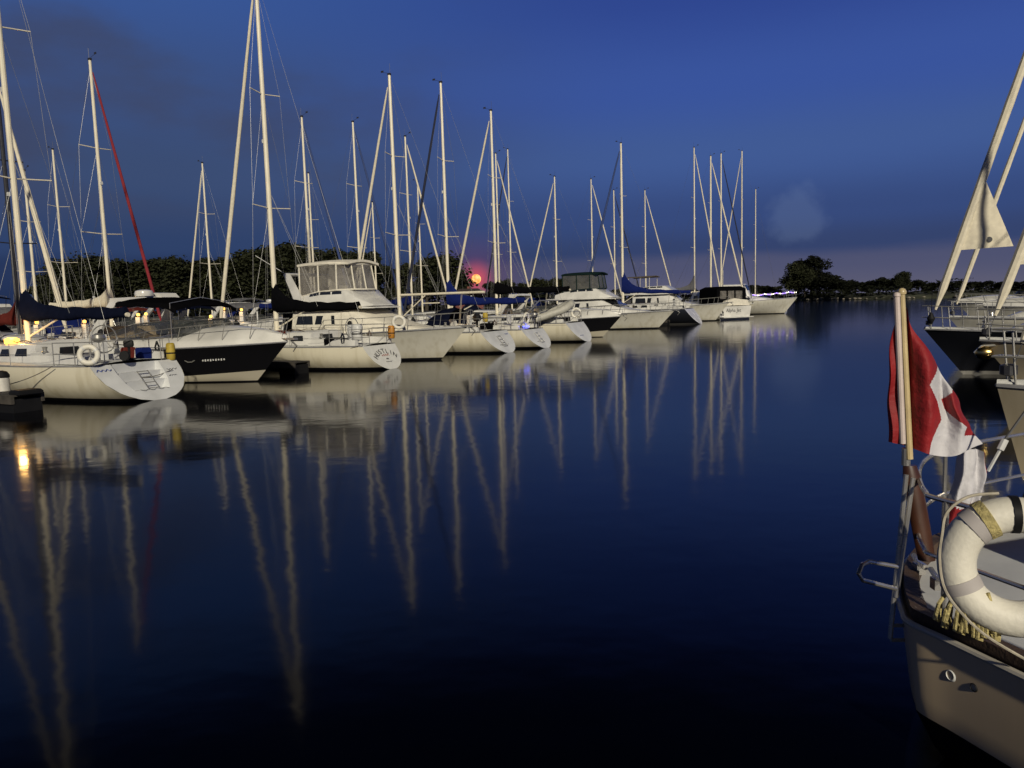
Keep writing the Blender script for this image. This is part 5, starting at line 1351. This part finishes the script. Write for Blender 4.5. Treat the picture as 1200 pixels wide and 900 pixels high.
# varnished post that carries the flagstaff
a = NA(1066, 545, 3.92); b_ = NA(1086, 656, 3.86)
mb = MB(); rows = []
for i in range(9):
    f = i / 8; p = a.lerp(b_, f); w_ = (.034 if i == 0 else .044) + .004 * math.sin(math.pi * f)
    rows.append([p + Vector((w_ * math.cos(q), w_ * .7 * math.sin(q), 0)) for q in [2 * math.pi * j / 14 for j in range(14)]])
mb.loft(rows); mb.build('varnished_post', teak, near)
mb = MB(); mb.tube([a + Vector((-.02, 0, .0)), a + Vector((-.02, 0, .09))], .022, 10); mb.build('staff_socket', steel_n, near)
# fittings in the hull side
for px, py, rr_, m_ in ((1118, 791, .030, whitep), (1145, 803, .022, rubber)):
    def PJ(v):
        q = v + L0 - Vector((0, 0, HC)); dpt = q.dot(c_f); return CX + F * q.dot(c_r) / dpt, CY - F * q.dot(c_u) / dpt
    bb = None
    for ai in range(0, 220):
        for zi in range(30, 72, 2):
            q = AXD * (.026) + PRT * (1.3 - ai * .01); v = Vector((q.x, q.y, zi / 100)); x_, y_ = PJ(v); e = (x_ - px) ** 2 + (y_ - py) ** 2
            if bb is None or e < bb[0]: bb = (e, v)
    v = bb[1]; A_ = math.atan2(-AXD.y, -AXD.x)
    Mx = Matrix.Translation(v) @ Matrix.Rotation(A_, 4, 'Z') @ Matrix.Rotation(R(90), 4, 'Y')
    mb = MB(); mb.lathe([(rr_ * .5, -.03), (rr_, -.02), (rr_, .012), (rr_ * .72, .020), (rr_ * .6, .004), (rr_ * .2, .004)], Mx, 20); mb.build('hull_fitting', m_, near)
# boarding ladder outboard of the stern
mb = MB(); Yl = 3.78
for x0_, x1_ in (((1062, 556), (1043, 748)), ((1070, 560), (1050, 700))):
    mb.tube([NA(*x0_, Yl + .05), NA(*x1_, Yl)], .0125, 8)
mb.tube([NA(1052, 664, Yl), NA(1018, 658, Yl - .02), NA(1010, 662, Yl - .05), NA(1006, 672, Yl - .08), NA(1011, 680, Yl - .08), NA(1050, 690, Yl - .02)], .011, 8)
for py in (733, 750): mb.tube([NA(1044, py, Yl), NA(1068, py, Yl + .02)], .010, 8)
mb.build('boarding_ladder', steel_n, near)

# flagstaff + flag (things of their own, the staff stands in its socket)
sa = AT(1066, 538, 3.90); sb = AT(1057, 343, 3.96)
o = empty('flagstaff', sa); tag(o, 'thin varnished yellow flagstaff with a ball top on the near yacht stern', 'flagstaff')
stf = mat('varnished_pale_wood', (.60, .48, .26), .25, var=.15, coat=.5)
mb = MB(); mb.tube([Vector((0, 0, 0)), (sb - sa)], [.017, .014], 10); mb.build('pole', stf, o)
mb = MB(); mb.lathe([(.012, -.012), (.02, -.008), (.022, .006), (.016, .018), (.006, .024)], Matrix.Translation(sb - sa), 12); mb.build('ball', stf, o)
pa_, pb_ = AT(1058, 520, 3.86), AT(1051, 347, 3.92)
o = empty('white_pole', pa_); tag(o, 'short pinkish white pole strapped beside the yellow flagstaff', 'pole')
pnk = mat('pink_white', (.60, .50, .46), .5)
mb = MB(); mb.tube([Vector((0, 0, 0)), pb_ - pa_], .0145, 10); mb.lathe([(.012, -.01), (.018, 0), (.016, .014), (.005, .02)], Matrix.Translation(pb_ - pa_), 12); mb.build('pole', pnk, o)
flag_red = mat('flag_red', (.26, .006, .010), .7, var=.15, scale=9, bump=.55, bscale=22)
flag_white = mat('flag_white', (.55, .54, .57), .7, var=.08, scale=9, bump=.55, bscale=22)
def cloth(name, label, cols, classify, sub=8, thick=.004):
    """a hanging cloth through hand laid columns of (px, py, depth); classify(u, v) says red or white"""
    nu, nv = len(cols), len(cols[0])
    P_ = [[AT(*q) for q in c_] for c_ in cols]
    o0 = P_[0][-1].copy()
    def cr(p0, p1, p2, p3, t):
        return .5 * ((2 * p1) + (-p0 + p2) * t + (2 * p0 - 5 * p1 + 4 * p2 - p3) * t * t + (-p0 + 3 * p1 - 3 * p2 + p3) * t ** 3)
    def row_interp(a, f):
        n_ = len(a) - 1; x = f * n_; i = min(int(x), n_ - 1); t_ = x - i
        return cr(a[max(i - 1, 0)], a[i], a[i + 1], a[min(i + 2, n_)], t_)
    U, V_ = (nu - 1) * sub, (nv - 1) * sub
    grid = []
    for i in range(U + 1):
        colv = [row_interp([P_[k][j] for k in range(nu)], i / U) for j in range(nv)]
        grid.append([row_interp(colv, j / V_) - o0 for j in range(V_ + 1)])
    for i in range(U + 1):
        for j in range(V_ + 1):
            u, v = i / U, j / V_
            grid[i][j] = grid[i][j] + Vector((0, .012 * math.sin(u * 19 + v * 3) + .008 * math.sin(v * 13 + u * 5), 0))
    vs = [p for g in grid for p in g]; w_ = V_ + 1; mb = MB()
    N_ = len(vs); vs2 = vs + [p + Vector((0, thick, 0)) for p in vs]
    o_ = len(mb.v); mb.v += [tuple(p) for p in vs2]
    for i in range(U):
        for j in range(V_):
            a = i * w_ + j; k = classify((i + .5) / U, (j + .5) / V_)
            mb.f.append((a, a + 1, a + w_ + 1, a + w_)); mb.mi.append(k)
            mb.f.append((N_ + a, N_ + a + w_, N_ + a + w_ + 1, N_ + a + 1)); mb.mi.append(k)
    for i in range(U):
        for j0 in (0, V_):
            a = i * w_ + j0; mb.f.append((a, a + w_, N_ + a + w_, N_ + a)); mb.mi.append(classify((i + .5) / U, j0 / V_))
    for j in range(V_):
        for i0 in (0, U):
            a = i0 * w_ + j; mb.f.append((a, a + 1, N_ + a + 1, N_ + a)); mb.mi.append(classify(i0 / U, (j + .5) / V_))
    ob = _old_build(mb, name, [flag_red, flag_white], None, ang=80); ob.location = o0
    tag(ob, label, 'flag'); return ob
cols = [[(1044, 398, 3.98), (1043, 440, 3.97), (1042, 480, 3.97), (1042, 518, 3.96)],
        [(1060, 360, 3.99), (1058, 420, 3.99), (1058, 475, 3.98), (1060, 522, 3.97)],
        [(1067, 378, 3.93), (1072, 425, 3.90), (1074, 480, 3.88), (1074, 527, 3.88)],
        [(1083, 402, 3.90), (1088, 440, 3.84), (1090, 490, 3.84), (1091, 533, 3.84)],
        [(1098, 428, 3.93), (1106, 465, 3.90), (1110, 500, 3.88), (1108, 535, 3.86)],
        [(1112, 452, 3.90), (1120, 480, 3.84), (1127, 505, 3.84), (1128, 530, 3.84)],
        [(1124, 472, 3.93), (1133, 490, 3.90), (1141, 505, 3.88), (1151, 520, 3.88)]]
flag_white_poly = [(1089, 452), (1100, 428), (1112, 440), (1115, 462), (1105, 468), (1108, 480), (1120, 492), (1132, 500), (1130, 510), (1152, 511), (1154, 524), (1112, 538), (1088, 536), (1092, 515), (1103, 492), (1098, 470)]
def inpoly(x, y, P_):
    c_ = False; j = len(P_) - 1
    for i in range(len(P_)):
        xi, yi = P_[i]; xj, yj = P_[j]
        if (yi > y) != (yj > y) and x < (xj - xi) * (y - yi) / (yj - yi) + xi: c_ = not c_
        j = i
    return c_
def cls_flag(u, v):
    U = u * 6; i = min(int(U), 5); f = U - i; Vv = v * 3; j = min(int(Vv), 2); g = Vv - j
    def pt_(k, l): return cols[k][l][:2]
    x = (pt_(i, j)[0] * (1 - f) + pt_(i + 1, j)[0] * f) * (1 - g) + (pt_(i, j + 1)[0] * (1 - f) + pt_(i + 1, j + 1)[0] * f) * g
    y = (pt_(i, j)[1] * (1 - f) + pt_(i + 1, j)[1] * f) * (1 - g) + (pt_(i, j + 1)[1] * (1 - f) + pt_(i + 1, j + 1)[1] * f) * g
    return 1 if inpoly(x, y, flag_white_poly) else 0
cloth('flag', 'red and white flag draped from the yellow flagstaff', cols, cls_flag, sub=34)
cols2 = [[(1124, 532, 4.10), (1119, 560, 4.10), (1113, 590, 4.10), (1108, 618, 4.10)],
         [(1132, 528, 4.05), (1130, 560, 4.04), (1127, 590, 4.05), (1123, 615, 4.08)],
         [(1143, 526, 4.10), (1146, 550, 4.08), (1145, 575, 4.08), (1140, 600, 4.10)],
         [(1153, 530, 4.06), (1157, 548, 4.06), (1156, 565, 4.06), (1152, 580, 4.08)]]
cloth('small_flag', 'smaller red and white flag hanging inside the near yacht rail', cols2, lambda u, v: 0 if (u < .6 and v > .66 + .25 * u) or (u > .88 and v < .5) else 1, sub=12)
o = empty('small_flagstaff', AT(1137, 612, 4.13)); tag(o, 'short dark stick holding the smaller flag on the near yacht', 'stick')
mb = MB(); mb.tube([Vector((0, 0, 0)), AT(1141, 520, 4.13) - AT(1137, 612, 4.13)], .010, 8); mb.build('stick', darkm, o)
# shackle line from the upper rail
hang_line(AT(1210, 470, 3.6), AT(1176, 517, 3.6), .0, 'thin backstay wire at the right edge above the near yacht', r=.006, m_=wire, name='backstay_wire')
mb = MB(); mb.tube([AT(1178, 515, 3.58), AT(1172, 527, 3.58)], .016, 8); mb.tube([AT(1172, 527, 3.58), AT(1158, 552, 3.6)], .008, 6); tag(mb.build('rigging_block', whitep, None), 'small pale block and shackle on the near yacht wire', 'block')

# big life ring on the near rail
rc = AT(1190, 664, 3.02); ringn = life_ring(rc, (-.35, -1, .12), 'large cream life ring tied to the near yacht rail at the right edge', r=.285, tr=.073, wraps=False)
q_ = Vector((-.35, -1, .12)).normalized().to_track_quat('Z', 'Y').to_matrix()
def ring_wrap(ang_deg, wd, m_, name, ex=.004):
    a = R(ang_deg); r_, tr = .285, .073
    rv = q_ @ Vector((math.cos(a), math.sin(a), 0)); tv = q_ @ Vector((-math.sin(a), math.cos(a), 0)); zv = q_ @ Vector((0, 0, 1)); cc = rv * (r_ - tr)
    mb = MB(); mb.loft([[cc + tv * s_ + (rv * math.cos(b) + zv * math.sin(b)) * (tr + ex) for b in [2 * math.pi * j / 20 for j in range(20)]] for s_ in (-wd, -wd * .3, wd * .3, wd)]); return mb.build(name, m_, ringn)
# orient: find which ring angle looks up in world
up_l = q_.transposed() @ Vector((0, 0, 1)); A0 = math.degrees(math.atan2(up_l.y, up_l.x))
rt_l = q_.transposed() @ Vector((1, 0, 0)); AR = math.degrees(math.atan2(rt_l.y, rt_l.x)); sg = 1 if ((AR - A0 + 360) % 360) > 180 else -1   # +: right is A0-90
def RA_(cw): return A0 - sg * cw      # cw degrees clockwise from the top as seen
ring_wrap(RA_(-42), .024, mat('grey_webbing', (.42, .39, .38), .7), 'strap'); ring_wrap(RA_(-115), .024, MATS['grey_webbing'], 'strap')
ring_wrap(RA_(-2), .014, rubber, 'band'); ring_wrap(RA_(-30), .020, rope_y, 'rope_lashing', .007)
# grab line of the ring and line loops
def seenline(pts, r, m_, label, name='line'):
    mb = MB(); P_ = [AT(*p) for p in pts]; n_ = 6; out_ = []
    for i in range(len(P_) - 1):
        p0, p1, p2, p3 = P_[max(i - 1, 0)], P_[i], P_[i + 1], P_[min(i + 2, len(P_) - 1)]
        for k in range(n_):
            t_ = k / n_; out_.append(.5 * ((2 * p1) + (-p0 + p2) * t_ + (2 * p0 - 5 * p1 + 4 * p2 - p3) * t_ * t_ + (-p0 + 3 * p1 - 3 * p2 + p3) * t_ ** 3))
    out_.append(P_[-1]); mb.tube(out_, r, 6); o = mb.build(name, m_, None); tag(o, label, 'rope'); return o
seenline([(1170, 578, 2.98), (1135, 582, 2.98), (1110, 600, 2.98), (1104, 625, 2.98), (1101, 655, 2.98), (1107, 690, 2.96), (1128, 720, 2.94), (1160, 748, 2.94), (1215, 780, 2.94)], .006, rope_m, 'thin pale grab line looping round the large life ring', 'grab_line')
# coil of yellow rope behind the ring
mb = MB(); rnd = random.Random(4)
for i in range(11):
    x = 1100 + i * 4.6; top_ = (x + rnd.uniform(2, 8) + 8, 693 + rnd.uniform(-3, 6)); bot_ = (x - 4 + i * 2.4 + rnd.uniform(-3, 3), 728 + i * 2.2 + rnd.uniform(-5, 6)); Y = 3.10 - i * .010
    mb.tube([AT(top_[0], top_[1], Y), AT((top_[0] + bot_[0]) / 2 + rnd.uniform(-4, 4), (top_[1] + bot_[1]) / 2, Y - .02), AT(bot_[0], bot_[1], Y), AT(bot_[0] + 4, bot_[1] + 3, Y + .02), AT(bot_[0] + 7, (top_[1] + bot_[1]) / 2, Y + .04)], .0085, 6)
tag(mb.build('rope_coil', rope_y, None), 'hank of frayed yellow rope hung under the large life ring', 'rope coil')

print('OBJECTS', len(bpy.data.objects))
